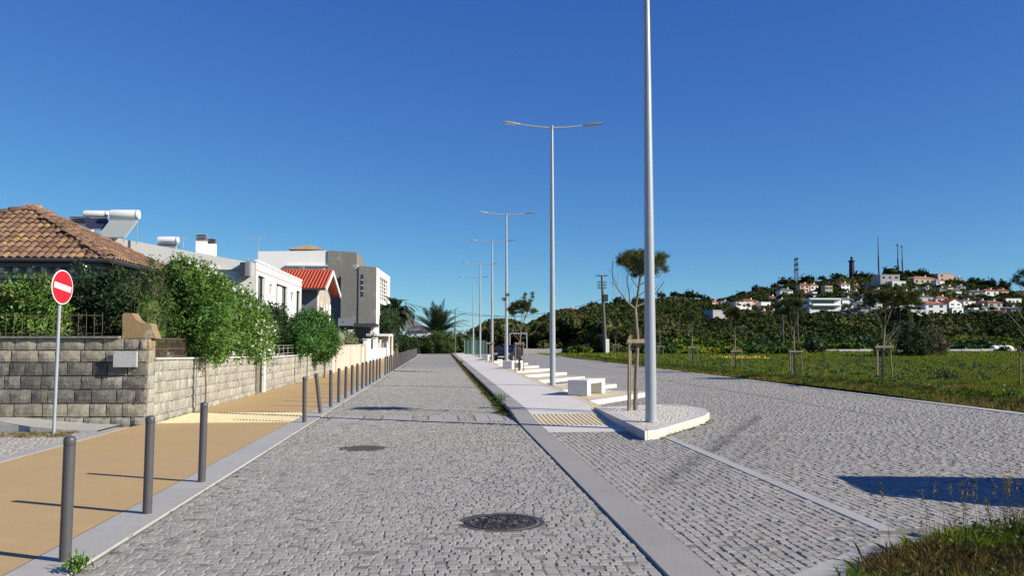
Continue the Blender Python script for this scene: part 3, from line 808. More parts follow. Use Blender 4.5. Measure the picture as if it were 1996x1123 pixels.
# ---- stone walls: every stone its own piece
def stone_mesh(name, w, h, m, dep=.07, bul=.018, nx=3, ny=2):
    nx = 4 if w > .42 else 3
    ny = 3
    """stone w wide (x), h high (z), face towards -y at y=0"""
    V = []; F = []
    for j in range(ny + 1):
        for i in range(nx + 1):
            e = i in (0, nx) or j in (0, ny)
            jx = random.uniform(-.006, .006) if i in (0, nx) else random.uniform(-.015, .015)
            jz = random.uniform(-.006, .006) if j in (0, ny) else random.uniform(-.012, .012)
            V.append((w * i / nx + jx, .012 + random.uniform(-.004, .004) if e else -bul * random.uniform(.55, 1.0), h * j / ny + jz))
    idx = lambda i, j: j * (nx + 1) + i
    for j in range(ny):
        for i in range(nx): F.append((idx(i, j), idx(i + 1, j), idx(i + 1, j + 1), idx(i, j + 1)))
    rim = [idx(i, 0) for i in range(nx + 1)] + [idx(nx, j) for j in range(1, ny + 1)] + [idx(i, ny) for i in range(nx - 1, -1, -1)] + [idx(0, j) for j in range(ny - 1, 0, -1)]
    b = len(V)
    for k in rim: V.append((V[k][0], dep, V[k][2]))
    n = len(rim)
    for k in range(n): F.append((rim[(k + 1) % n], rim[k], b + k, b + (k + 1) % n))
    me = bpy.data.meshes.new(name); me.from_pydata(V, [], F); me.materials.append(m)
    return me
def stone_wall(parent, p, q, courses, z0=lambda t: 0.0, wr=(.34, .52), mats=None, thick=.4, first=0.0, sc=lambda t: 1.0, skip=None, name='stone', gap=.016, bul=.013):
    """courses: [(height, material)] bottom to top; p -> q seen from outside runs left to right"""
    p = Vector(p); q = Vector(q); L = (q - p).length; ang = math.atan2(q.y - p.y, q.x - p.x)
    z = 0.0
    for ci, (h, m) in enumerate(courses):
        x = -random.uniform(0, .25) if ci else 0.0
        while x < L - .02:
            w = random.uniform(*wr)
            a = max(0.0, x); b = min(L, x + w)
            if L - b < .14: b = L
            x = x + w if b < L else L
            if b - a < .06: continue
            t = (a + b) / 2 / L; s = sc(t)
            zz = z0(t) + z * s; hh = h * s
            if skip and skip(t * L, zz): continue
            o = link(bpy.data.objects.new(name, stone_mesh(name, b - a - gap, hh - gap, m, bul=bul * random.uniform(.6, 1.4) if ci else .03)), parent)
            c = p.lerp(q, a / L); o.location = (c.x, c.y, zz + .006); o.rotation_euler = (0, (math.atan2(z0(0) + z * sc(0) - z0(1) - z * sc(1), L)), ang)
        z += h
    H = z
    mb = MB(); n = Vector((math.sin(ang), -math.cos(ang), 0)); i = -n
    P3 = [Vector((p.x, p.y, 0)), Vector((q.x, q.y, 0))]
    f0, f1 = P3[0] + i * .045, P3[1] + i * .045; b0, b1 = P3[0] + i * thick, P3[1] + i * thick
    za, zb = z0(0) - .1, z0(1) - .1; ta, tb = z0(0) + H * sc(0) - .004, z0(1) + H * sc(1) - .004
    V = [(f0.x, f0.y, za), (f1.x, f1.y, zb), (b1.x, b1.y, zb), (b0.x, b0.y, za), (f0.x, f0.y, ta), (f1.x, f1.y, tb), (b1.x, b1.y, tb), (b0.x, b0.y, ta)]
    mb.add(V, [(4, 5, 6, 7), (0, 1, 5, 4), (1, 2, 6, 5), (2, 3, 7, 6), (3, 0, 4, 7)]); mb.build('core', M['joint'], parent)
    return ta, tb
S, D, SS = M['stone'], M['stone_dark'], M['stone_side']
WC = (-5.77, 17.30)
fw = empty('stone_wall', (0, 0, 0), label='front garden wall of rough stone blocks with dark weathered middle courses facing the side street', cat='wall', group='stone garden walls')
WL = (-12.2, 17.85)
stone_wall(fw, WL, WC, [(.20, M['rubble']), (.265, S), (.28, D), (.265, D), (.265, D), (.24, S), (.23, S)], z0=lambda t: -.02, wr=(.30, .56), gap=.022)
mb = MB(); mb.bar((WL[0], WL[1] + .17, 1.745), (WC[0] + .02 - .55, WC[1] + .17 + .047, 1.745), .46, .045); mb.build('coping', M['coping'], fw)
sw = empty('stone_wall', (0, 0, 0), label='long pale stone garden wall along the tan pavement below the flowering hedge', cat='wall', group='stone garden walls')
stone_wall(sw, (-5.75, 17.74), (-5.75, 27.2), [(.16, M['rubble']), (.24, SS), (.21, SS), (.235, SS), (.22, SS), (.22, SS)], z0=lambda t: ZL - .02, wr=(.28, .62), sc=lambda t: 1 - .095 * t, gap=.010, bul=.010)
mb = MB(); mb.bar((-5.93, 27.15, 1.185), (-5.93, 17.78, 1.31), .42, .035); mb.build('coping', M['offwhite'], sw)
stone_wall(fw, (-5.726, 17.33), (-5.726, 17.72), [(.20, M['rubble']), (.27, SS), (.27, SS), (.27, SS), (.26, SS), (.24, S), (.215, M['ochre'])], z0=lambda t: -.02, wr=(1.0, 1.1), thick=.3, gap=.008, bul=.005)
# curved ochre end piece on the corner
pt = [(238, 660), (238, 614), (241, 610.5), (257, 610.5), (261, 617), (266, 624), (273, 628.5), (282, 630.5), (291, 630), (295, 634), (297, 643), (301, 651), (303.5, 660)]
Yc = 17.42; pr = [atY(a, b, Yc) for a, b in pt]
mb = MB(); n = len(pr)
V = [(v.x, Yc, v.z) for v in pr] + [(v.x, Yc + .36, v.z) for v in pr]
mb.add(V, [tuple(range(n)), tuple(range(2 * n - 1, n - 1, -1))] + [((i + 1) % n, i, n + i, n + (i + 1) % n) for i in range(n)])
# pier under its end
e = mb.build('wall_end_piece', M['ochre'], bevel=.006)
tag(e, 'ochre plastered scroll-shaped end piece on the corner of the stone wall', 'wall ornament')
# plaque
a, b = atY(224, 716, 17.30), atY(270, 685, 17.30)
pl = empty('wall_plaque', (0, 0, 0), label='small grey marble plaque screwed to the front stone wall near its corner', cat='plaque')
mb = MB(); mb.box(a.x, b.x, 17.19, 17.29, a.z, b.z, 0); mb.build('plate', M['marble'], pl, bevel=.004)
for u in (.07, .93):
    for w in (.1, .9):
        mb = MB(); mb.xf = Matrix.Translation((a.x + (b.x - a.x) * u, 17.19, a.z + (b.z - a.z) * w)) @ Matrix.Rotation(R(90), 4, 'X'); mb.lathe([(.012, 0), (.012, .005), (.006, .008)], n=8)
        mb.build('screw', M['gutter'], pl)
# railings on the walls
def railing(label, p, q, z0, z1, step, m, cat='railing', bars=True, rails=(.12, .88), rr=.006, bend=False, posts=None):
    r = empty('iron_railing', (0, 0, 0), label=label, cat=cat)
    p = Vector((*p, 0)); q = Vector((*q, 0)); L = (q - p).length; n = max(2, int(L / step)); h = z1 - z0
    for f in rails:
        mb = MB(); mb.bar(p + Vector((0, 0, z0 + h * f)), q + Vector((0, 0, z0 + h * f)), .008, .018); mb.build('rail', m, r)
    for i in range(n + 1):
        c = p.lerp(q, i / n); mb = MB()
        if bend: mb.tube([c + Vector((0, 0, z0)), c + Vector((.02, -.035, z0 + h * .25)), c + Vector((0, .01, z0 + h * .5)), c + Vector((0, 0, z1))], rr, 5)
        else: mb.tube([c + Vector((0, 0, z0)), c + Vector((0, 0, z1))], rr, 5)
        mb.build('bar', m, r)
    if posts:
        for f in posts:
            c = p.lerp(q, f); mb = MB(); mb.box(c.x - .05, c.x + .05, c.y - .06, c.y + .06, z0, z1 + .04); mb.build('post', M['white2'], r)
    return r
railing('thin iron railing with wavy bars on top of the front stone wall', (-10.6, 17.93), (-6.75, 17.61), 1.765, 2.24, .16, M['iron'], bend=True)
railing('rusty fine-barred iron railing under the hedge on the side stone wall', (-5.93, 17.85), (-5.93, 21.2), 1.31, 1.74, .085, M['iron'], rails=(.05, .45, .95), rr=.006)
railing('pale metal railing with a white post on the second garden wall', (-5.9, 29.0), (-5.9, 37.3), 1.10, 1.52, .9, M['iron_pale'], rails=(.3, .75, 1.0), rr=.012, posts=(.2,))
# mossy gate pier between the two walls
gp = empty('gate_pier', (0, 0, 0), label='narrow concrete gate pier with mossy pointed cap between the garden walls', cat='gate pier')
mb = MB(); mb.box(-6.05, -5.72, 27.28, 27.68, 0, 1.60); mb.build('shaft', M['coping'], gp, bevel=.01)
mb = MB(); mb.prism([(-6.12, 27.2), (-5.66, 27.2), (-5.66, 27.76), (-6.12, 27.76)], 1.60, 1.66)
mb.add([(-6.12, 27.2, 1.66), (-5.66, 27.2, 1.66), (-5.66, 27.76, 1.66), (-6.12, 27.76, 1.66), (-5.89, 27.48, 1.86)], [(0, 1, 4), (1, 2, 4), (2, 3, 4), (3, 0, 4)]); mb.build('cap', M['ochre'], gp)
mb = MB(); mb.box(-6.02, -5.92, 27.7, 28.32, 0, 1.5); mb.build('gate_panel', M['frame_dark'], gp)
mb = MB(); mb.box(-5.80, -5.71, 28.34, 28.54, 0, 1.42); mb.build('white_post', M['offwhite'], gp, bevel=.01)
w2 = empty('stone_wall', (0, 0, 0), label='second stone garden wall behind the round tree before the pink wall', cat='wall', group='stone garden walls')
stone_wall(w2, (-5.75, 28.76), (-5.75, 46.2), [(.12, M['rubble'])] + [(.245, SS)] * 4, z0=lambda t: ZL - .02, wr=(.35, .8), sc=lambda t: .98, gap=.010, bul=.010)
mb = MB(); mb.bar((-5.93, 46.1, 1.115), (-5.93, 28.8, 1.115), .4, .03); mb.build('coping', M['offwhite'], w2)
# further garden fronts
pw = empty('garden_wall', (0, 0, 0), label='smooth pink rendered garden wall beyond the stone walls', cat='wall')
mb = MB(); mb.box(-5.99, -5.74, 47.9, 62.0, 0, 1.42); mb.build('panel', M['pink_pale'], pw)
mb = MB(); mb.box(-6.01, -5.72, 47.88, 62.02, 1.42, 1.47); mb.build('coping', M['pink_pale'], pw)
mb = MB(); mb.box(-6.0, -5.80, 46.6, 47.85, 0, 1.25); mb.build('return', M['pink'], pw)
mb = MB(); mb.box(-5.98, -5.70, 46.22, 46.52, 0, 1.15); mb.build('end_post', M['white'], pw)
gw = empty('garden_wall', (0, 0, 0), label='grey and white gate front between the pink wall and the carport', cat='wall')
mb = MB(); mb.box(-6.0, -5.78, 62.05, 67.5, 0, 1.5); mb.build('panel', M['beige'], gw)
mb = MB(); mb.box(-5.79, -5.74, 63.8, 65.0, .02, 1.3); mb.build('door', M['offwhite'], gw)
for y0, y1, h in ((67.5, 71.2, 1.85), (77.0, 78.6, 2.0), (82.2, 83.6, 1.8), (92.4, 93.5, 1.7)):
    mb = MB(); mb.box(-6.05, -5.72, y0, y1, 0, h); mb.build('pillar', M['white'], gw, bevel=.02)
    mb = MB(); mb.box(-6.1, -5.67, y0 - .08, y1 + .08, h, h + .07); mb.build('cap', M['white2'], gw)
for y0, y1 in ((71.2, 77.0), (78.6, 82.2), (83.6, 92.4)):
    mb = MB(); mb.box(-5.98, -5.78, y0, y1, 0, 1.05); mb.build('panel', M['white2'], gw)
fw2 = empty('garden_fence', (0, 0, 0), label='far low white fence with thin posts below the dark trees at the road end', cat='fence')
mb = MB(); mb.box(-5.95, -5.8, 93.6, 117, 0, .55); mb.build('plinth', M['white2'], fw2)
for y in np.arange(94.6, 117, 2.1):
    mb = MB(); mb.box(-5.93, -5.83, y, y + .12, .55, 1.5 + .2 * random.random()); mb.build('post', M['offwhite'], fw2)
mb = MB(); mb.bar((-5.88, 92.8, 1.3), (-5.88, 117, 1.3), .02, .05); mb.bar((-5.88, 92.8, .9), (-5.88, 117, .9), .02, .04); mb.build('rail', M['gutter'], fw2)

# ---- house with the old tiled roof
h1 = empty('tiled_house', (0, 0, 0), label='old low house with weathered terracotta hipped roof behind the front wall', cat='house')
EX = -8.62; EY0 = atX(213, 506, EX).y; EZ = atX(213, 506, EX).z; EY1 = atX(352, 527, EX).y
AP = atY(66, 408, (EY0 + EY1) / 2)
EL = -17.3
mb = MB(); mb.box(-16.6, EX - .62, EY0 + .80, EY1 - .6, 0, EZ - .18); mb.build('wall', M['white2'], h1)
mb = MB(); mb.box(-16.6, EX - .75, EY0 + .762, EY0 + .796, 0, EZ - .45); mb.build('front_wall_shade', M['slate'], h1)  # dark sheet over the white front: the eave's shade put into colour
mb = MB(); mb.box(-17.0, EX - .3, EY0 + .25, EY1 - .3, EZ - .18, EZ - .07); mb.build('eave_soffit', M['frame_grey'], h1)
for i in range(22):
    mb = MB(); x = EX - .75 - i * .36; mb.box(x - .06, x + .06, EY0 + .45, EY0 + .76, EZ - .32, EZ - .184); mb.build('bracket', M['white'], h1)
for i in range(14):
    mb = MB(); y = EY0 + 1.0 + i * .36; mb.box(EX - .64, EX - .36, y - .06, y + .06, EZ - .32, EZ - .184); mb.build('bracket', M['white'], h1)
mb = MB(); mb.box(-15.5, EX - .9, EY0 + .70, EY0 + .752, 1.2, 2.9); mb.build('shutter', M['frame_dark'], h1)
c0, c1, c2, c3 = Vector((EX, EY0, EZ)), Vector((EX, EY1, EZ)), Vector((EL, EY1, EZ)), Vector((EL, EY0, EZ))
mb = MB(); mb.add([c0, c1, c2, c3, AP], [(3, 0, 4), (0, 1, 4), (1, 2, 4), (2, 3, 4), (3, 2, 1, 0)]); mb.build('roof_deck', M['tile_old'], h1)
mb = MB(); mb.tube([(EX + .06, EY0 - .02, EZ - .03), (EX + .06, EY1, EZ - .03)], .06, 8); mb.tube([(EX + .06, EY0 - .07, EZ - .03), (EL, EY0 - .07, EZ - .03)], .06, 8); mb.build('gutter', M['frame_dark'], h1)
def tile_mesh(L=.42, r0=.10, r1=.082, n=6):
    V = []; F = []
    for x, r, dz in ((0, r0, .022), (L, r1, 0)):
        for k in range(n + 1):
            t = math.pi * k / n; V.append((r * math.cos(t), x, r * math.sin(t) * .8 + dz))
    for k in range(n): F.append((k, k + 1, n + 1 + k + 1, n + 1 + k))
    # thickness lip at the lower end
    b = len(V)
    for k in range(n + 1):
        t = math.pi * k / n; V.append(((r0 - .016) * math.cos(t), 0, (r0 - .016) * math.sin(t) * .8 + .022))
    for k in range(n): F.append((k + 1, k, b + k, b + k + 1))
    me = bpy.data.meshes.new('roof_tile'); me.from_pydata(V, [], F); me.materials.append(M['tile_old'])
    me.polygons.foreach_set('use_smooth', [True] * n + [False] * n); return me
TM = [tile_mesh(.42 + random.uniform(-.01, .01), .10 + random.uniform(-.004, .004), .084) for _ in range(5)]
def tiles_on(tri, parent, max_single, keep, pitch=.205, row=.335):
    """barrel tiles in columns up the slope of triangle (eave a, eave b, apex)"""
    a, b, ap = [Vector(v) for v in tri]; u = (b - a).normalized(); n = u.cross(ap - a).normalized()
    if n.z < 0: n = -n
    v = n.cross(u).normalized()
    if v.z < 0: v = -v
    W = (b - a).length; Ha = (ap - a).dot(v); ua = (ap - a).dot(u)
    spots = []
    x = pitch / 2
    while x < W:
        top = Ha * (x / ua if x < ua else (W - x) / (W - ua))
        y = -.06
        while y < top - .02:
            spots.append((x + random.uniform(-.008, .008), y + random.uniform(-.012, .012))); y += row
        x += pitch
    sing = 0; rest = []
    vis = [s for s in spots if keep(a + u * s[0] + v * s[1])]; hid = [s for s in spots if not keep(a + u * s[0] + v * s[1])]
    Rm = Matrix((u, v, n)).transposed()
    for k, s in enumerate(vis):
        p = a + u * s[0] + v * s[1] + n * .01
        e = Rm @ Euler((random.uniform(-.03, .03), random.uniform(-.05, .05), random.uniform(-.035, .035))).to_matrix()
        if sing < max_single:
            o = link(bpy.data.objects.new('roof_tile', random.choice(TM)), parent); o.matrix_local = Matrix.Translation(p) @ e.to_4x4(); sing += 1
        else: rest.append((p, e))
    for s in hid: rest.append((a + u * s[0] + v * s[1] + n * .01, Rm))
    return rest
rest = tiles_on((c3, c0, AP), h1, 200, lambda p: (proj(*p)[0] or -99) > -20)
rest += tiles_on((c0, c1, AP), h1, 96, lambda p: p.y < EY0 + 2.6)
V = []; F = []
for p, e in rest:
    o = len(V); m_ = TM[0]
    for v in m_.vertices: V.append(tuple(p + e @ v.co))
    for f in m_.polygons: F.append(tuple(o + i for i in f.vertices))
me = bpy.data.meshes.new('roof_tiles'); me.from_pydata(V, [], F); me.materials.append(M['tile_old'])
o = link(bpy.data.objects.new('roof_tiles', me), h1); o['kind'] = 'stuff'
def ridge_tiles(a, b, parent, step=.36):
    a = Vector(a); b = Vector(b); d = (b - a).normalized(); L = (b - a).length; s = d.cross(Vector((0, 0, 1))).normalized(); n = s.cross(d)
    Rm = Matrix((s, d, n)).transposed(); x = 0
    while x < L - .45:
        o = link(bpy.data.objects.new('ridge_tile', random.choice(TM)), parent)
        o.matrix_local = Matrix.Translation(a + d * x + n * .05 + s * random.uniform(-.01, .01)) @ (Rm @ Euler((0, 0, random.uniform(-.05, .05))).to_matrix()).to_4x4() @ Matrix.Scale(1.25, 4); x += step
ridge_tiles(c0, AP, h1); ridge_tiles(c3, AP, h1); ridge_tiles(c1, AP, h1)
mb = MB(); mb.xf = Matrix.Translation(AP); mb.lathe([(.16, -.05), (.17, .06), (.10, .13), (.05, .15)], n=10); mb.build('ridge_cap', M['tile_old'], h1)

# ---- long white house with flat facade
X2, Y20, Y21 = -9.05, 42.4, 56.1
h2 = empty('white_house', (0, 0, 0), label='long white modern house with tall dark windows above the hedges', cat='house')
g = lambda px, py, Y=Y20: atY(px, py, Y)
zt = g(497, 510).z; Lx = -22.0
# sloped gable end wall towards the camera, road facade, top parapet
mb = MB()
zl = g(250, 468).z + (g(250, 468).z - g(485, 511).z) / (g(485, 511).x - g(250, 468).x) * (g(250, 468).x - Lx)
mb.add([(Lx, Y20, 0), (X2, Y20, 0), (X2, Y20, zt - .02), (g(485, 511).x, Y20, g(485, 511).z), (Lx, Y20, zl),
        (Lx, Y21, 0), (X2, Y21, 0), (X2, Y21, zt - .02), (g(485, 511).x, Y21, g(485, 511).z), (Lx, Y21, zl)],
       [(0, 1, 2, 3, 4), (9, 8, 7, 6, 5), (3, 8, 9, 4), (2, 7, 8, 3), (5, 0, 4, 9)])
mb.build('wall', M['offwhite'], h2)
# facade as wall pieces around real openings: windows given in photo pixels on plane X = X2
WIN = [(503, 516.5, 536, 650, 'tall'), (525, 531, 553, 573, 'small'), (538.5, 561, 552, 650, 'wide'), (567, 572.5, 569, 586, 'small'), (577.5, 586, 566, 650, 'tall')]
rects = []
for x0, x1, y0, y1, k in WIN:
    A = atX(x0, y0, X2); B = atX(x1, y0, X2); C2 = atX(x0, y1, X2)
    rects.append((A.y, B.y, max(2.3, C2.z) if k != 'small' else C2.z, A.z, k))
def wall_with_holes(parent, name, m, X, y0, y1, z0, z1, holes, t=.22):
    ys = sorted({y0, y1, *[h[0] for h in holes], *[h[1] for h in holes]}); zs = sorted({z0, z1, *[h[2] for h in holes], *[h[3] for h in holes]})
    mb = MB()
    for i in range(len(ys) - 1):
        for j in range(len(zs) - 1):
            cy, cz = (ys[i] + ys[i + 1]) / 2, (zs[j] + zs[j + 1]) / 2
            if any(h[0] < cy < h[1] and h[2] < cz < h[3] for h in holes): continue
            mb.add([(X, ys[i], zs[j]), (X, ys[i + 1], zs[j]), (X, ys[i + 1], zs[j + 1]), (X, ys[i], zs[j + 1])], [(0, 1, 2, 3)])
    for h in holes:
        V = [(X, h[0], h[2]), (X, h[1], h[2]), (X, h[1], h[3]), (X, h[0], h[3])]; V += [(X - t, a[1], a[2]) for a in V]
        mb.add(V, [(1, 0, 4, 5), (2, 1, 5, 6), (3, 2, 6, 7), (0, 3, 7, 4)])
    return mb.build(name, m, parent)
wall_with_holes(h2, 'facade', M['white'], X2 + .012, Y20 - .01, Y21, 0, zt, rects)
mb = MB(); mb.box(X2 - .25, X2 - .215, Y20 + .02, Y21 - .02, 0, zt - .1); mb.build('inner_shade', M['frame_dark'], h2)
for y0, y1, z0, z1, k in rects:
    wdw = empty('window'); wdw.parent = h2
    mb = MB()
    fr = .07
    for a in ((y0, y0 + fr, z0, z1), (y1 - fr, y1, z0, z1), (y0, y1, z1 - fr, z1), (y0, y1, z0, z0 + fr)): mb.box(X2 - .20, X2 - .12, a[0], a[1], a[2], a[3])
    mb.build('frame', M['frame_dark'], wdw)
    mb = MB(); mb.box(X2 - .19, X2 - .17, y0 + fr, y1 - fr, z0 + fr, z1 - fr); mb.build('pane', M['glass'] if k != 'small' else M['white2'], wdw)
    if k == 'wide':
        mb = MB(); mb.box(X2 - .165, X2 - .13, y0 + (y1 - y0) * .33, y0 + (y1 - y0) * .68, z0, z1 - fr); mb.build('blind', M['white'], wdw)
    if k == 'tall' and x0 < 0: pass
mb = MB(); mb.box(X2 - .05, X2 + .06, Y20 - .05, Y21 + .03, zt - .002, zt + .10); mb.build('parapet_cap', M['white'], h2)
q = atX(500, 526, X2).z
mb = MB(); mb.box(X2 + .013, X2 + .035, Y20 - .012, Y21, q - .03, q + .01); mb.build('drip_line', M['gutter'], h2)
A, B = g(357, 526), g(471, 527)
mb = MB(); mb.box(Lx, B.x, Y20 - .12, Y20 - .002, A.z, A.z + .03); mb.build('ledge', M['gutter'], h2)
a, b = g(472, 545), g(490, 511)
mb = MB(); mb.box(a.x, b.x - .2, Y20 - .5, Y20 - .004, a.z, b.z - .05); mb.build('corner_box', M['frame_dark'], h2)
mb = MB(); mb.box(b.x - .195, b.x, Y20 - .42, Y20 - .003, a.z + .15, b.z); mb.build('corner_panel', M['frame_grey'], h2)
def chimney(label, px0, px1, py0, py1, Y, zb, dark=.38):
    a = atY(px0, py1, Y); b = atY(px1, py0, Y); H = b.z - a.z; w = b.x - a.x
    c = empty('chimney', (0, 0, 0), label=label, cat='chimney'); zc = b.z - H * dark
    mb = MB(); mb.box(a.x, b.x, Y, Y + w, zb, zc); mb.build('stack', M['white'], c)
    for i in range(5):
        z = zc + (b.z - zc) * i / 5; mb = MB(); mb.box(a.x - .03, b.x + .03, Y - .03, Y + w + .03, z + .03, z + (b.z - zc) / 5 - .015); mb.build('louvre', M['frame_grey'] if i % 2 else M['gutter'], c)
    mb = MB(); mb.box(a.x + .06, b.x - .06, Y + .06, Y + w - .06, zc, b.z - .02); mb.build('flue', M['frame_dark'], c)
    return c
chimney('white chimney with dark louvred top, the taller of the pair', 381, 400, 456, 492, 44.0, 5.4)
chimney('shorter white chimney with louvred top beside the taller one', 402, 418.5, 465, 495, 45.5, 5.3, .33)
chimney('wide louvred chimney top rising behind the old tiled roof', 134, 170, 421, 440, 43.0, 6.0, .8)
def solar(label, tx0, tx1, ty0, ty1, Y, drop, run, m_p, shift):
    a = atY(tx0, (ty0 + ty1) / 2, Y); b = atY(tx1, (ty0 + ty1) / 2, Y); r = (ty1 - ty0) / 2 * Y / FPX
    s = empty('solar_water_heater', (0, 0, 0), label=label, cat='solar heater')
    mb = MB(); L = b.x - a.x
    mb.xf = Matrix.Translation(a) @ Matrix.Rotation(R(90), 4, 'Y'); mb.lathe([(r * .6, 0), (r * .93, .03), (r, .08), (r, L - .08), (r * .93, L - .03), (r * .6, L)], n=24); mb.build('tank', M['tank'], s, smooth=35)
    mb = MB(); mb.xf = Matrix.Translation(a) @ Matrix.Rotation(R(90), 4, 'Y')
    mb.lathe([(r + .008, L * .9 - .02), (r + .008, L * .9 + .02)], n=24)
    mb.build('strap', M['gutter'], s)
    zt_ = a.z - r - .02
    p0 = Vector((a.x + .05, Y - .05, zt_)); p1 = Vector((b.x - .1, Y - .05, zt_)); dn = Vector((shift, -run, -drop))
    n = (p1 - p0).cross(dn).normalized() * .05
    mb = MB(); Q = [p0, p1, p1 + dn, p0 + dn]; mb.add([*Q, *[v + n for v in Q]], [(3, 2, 1, 0), (4, 5, 6, 7), (0, 1, 5, 4), (1, 2, 6, 5), (2, 3, 7, 6), (3, 0, 4, 7)]); mb.build('panel', m_p, s)
    mb = MB()
    mb.bar(p0 + n * 1.2, p0 + dn + n * 1.2, .05); mb.bar(p1 + n * 1.2, p1 + dn + n * 1.2, .05); mb.bar(p0 + dn, p1 + dn, .05)
    zr = p0.z - drop - .25
    for p in (p0 + Vector((.1, .05, 0)), p1 + Vector((-.03, .05, 0))): mb.bar(p + Vector((0, 0, .0)), (p.x, p.y, zr), .045)
    for p in (p0 + dn, p1 + dn): mb.bar(p, (p.x, p.y, zr), .04)
    mb.build('frame', M['gutter'], s)
    return s
solar('white solar tank over a dark panel, farther from the road of the joined pair', 163, 213, 410, 424, 42.6, .62, .5, M['panel'], .45)
solar('white solar tank on a tall stand, nearer the road of the joined pair', 214.5, 273, 408.5, 427, 42.2, .95, .7, M['panel_back'], -.35)
solar('small white solar water tank alone on the long white roof', 307, 349, 461, 474, 43.0, .22, .5, M['panel'], .1)
def antenna(label, px, py0, py1, Y, w=.5):
    a = atY(px, py1, Y); b = atY(px, py0, Y); t = empty('tv_antenna', (0, 0, 0), label=label, cat='antenna')
    mb = MB(); mb.tube([a, b], .018, 6); mb.build('mast', M['gutter'], t)
    mb = MB(); mb.bar(b + Vector((-w / 2, 0, -.05)), b + Vector((w / 2, 0, -.02)), .02)
    for i in range(5):
        x = -w / 2 + w * i / 4; mb.bar(b + Vector((x, -.15, -.04)), b + Vector((x, .15, -.04)), .012); mb.bar(b + Vector((x, 0, -.12)), b + Vector((x, 0, .05)), .012)
    mb.build('elements', M['gutter'], t); return t
antenna('thin television antenna rising where the white house meets the block behind', 503, 463, 512, 45.0, .7)
antenna('small black antenna near the corner of the long white roof', 484, 503, 514, 43.0, .45)
antenna('small antenna beside the single solar tank', 357, 463, 484, 43.5, .35)

# ---- grey house with bright red gable roof
h3 = empty('red_roof_house', (0, 0, 0), label='grey house with bright red tiled gable roof and white bargeboards', cat='house')
Y30, Y31, YR = 66.8, 76.7, 71.2; X3 = -8.95
zR = atY(648, 529, YR).z; zE = atY(634, 563, Y30).z; XL = -14.6
mb = MB(); mb.box(XL, X3 - .75, Y30 + .9, Y31 - .9, 0, zE - .05); mb.build('wall', M['slate'], h3)
mb = MB(); y0, y1 = Y30 + .9, Y31 - .9; t_ = .9 * (zR - zE) / (YR - Y30)
mb.add([(X3 - .74, y0, 0), (X3 - .74, y1, 0), (X3 - .74, y1, zE + t_ - .2), (X3 - .74, YR, zR - .2), (X3 - .74, y0, zE + t_ - .2)], [(0, 1, 2, 3, 4)]); mb.build('gable_wall', M['mid_grey'], h3)
for side_, ya in ((0, Y30), (1, Y31)):
    mb = MB(); s = -1 if side_ == 0 else 1
    Q = [(XL, ya, zE), (X3 + .02, ya, zE), (X3 + .02, YR, zR), (XL, YR, zR)]
    if side_: Q = Q[::-1]
    mb.add(Q + [(a, b, c - .12) for a, b, c in Q], [(0, 1, 2, 3), (7, 6, 5, 4), (0, 4, 5, 1), (1, 5, 6, 2), (2, 6, 7, 3), (3, 7, 4, 0)]); mb.build('roof_slab', M['tile_red'] if side_ == 0 else M['tile_red'], h3)
n_r = 22
for i in range(n_r):
    x = XL + .12 + (X3 - XL - .2) * i / (n_r - 1); mb = MB()
    mb.tube([(x, Y30 - .04, zE + .03), (x, (Y30 + YR) / 2, (zE + zR) / 2 + .045), (x, YR, zR + .03)], .085, 7); mb.build('roof_rib', M['tile_red'], h3, smooth=60)
mb = MB(); mb.tube([(XL, YR, zR + .05), (X3 + .04, YR, zR + .05)], .11, 8); mb.build('ridge', M['tile_red'], h3)
for ya in (Y30, Y31):
    mb = MB(); mb.bar((X3 + .06, ya, zE - .1), (X3 + .06, YR, zR - .08), .08, .34, up=(0, 0, 1)); mb.build('bargeboard', M['white2'], h3)
mb = MB(); mb.bar((X3 - .02, Y30 - .05, zE - .03), (XL, Y30 - .05, zE - .03), .12, .12); mb.build('gutter', M['frame_dark'], h3)
for i, (f0, f1, m_) in enumerate(((.02, .10, 'white2'), (.13, .22, 'orange_pl'), (.26, .34, 'white'), (.40, .48, 'white'), (.52, .62, 'orange_pl'), (.66, .97, 'white'))):
    ya = y0 + (y1 - y0) * f0; yb = y0 + (y1 - y0) * f1; mb = MB(); mb.box(X3 - .735, X3 - .68 + .02 * (i % 2), ya, yb, .5 if m_ != 'white' else 2.2, zE - .25 if m_ != 'white' else zE - .9); mb.build('facade_panel', M[m_], h3)
for f0, f1 in ((.34, .40), (.72, .78)):
    ya = y0 + (y1 - y0) * f0; yb = y0 + (y1 - y0) * f1; mb = MB(); mb.box(X3 - .70, X3 - .66, ya, yb, 2.4, zE - .9); mb.build('window', M['glass'], h3)
a, b = atY(580, 533, YR), atY(590, 519, YR)
mb = MB(); mb.box(a.x, b.x, YR + .3, YR + 1.1, zR - .4, b.z); mb.build('chimney', M['raw'], h3)

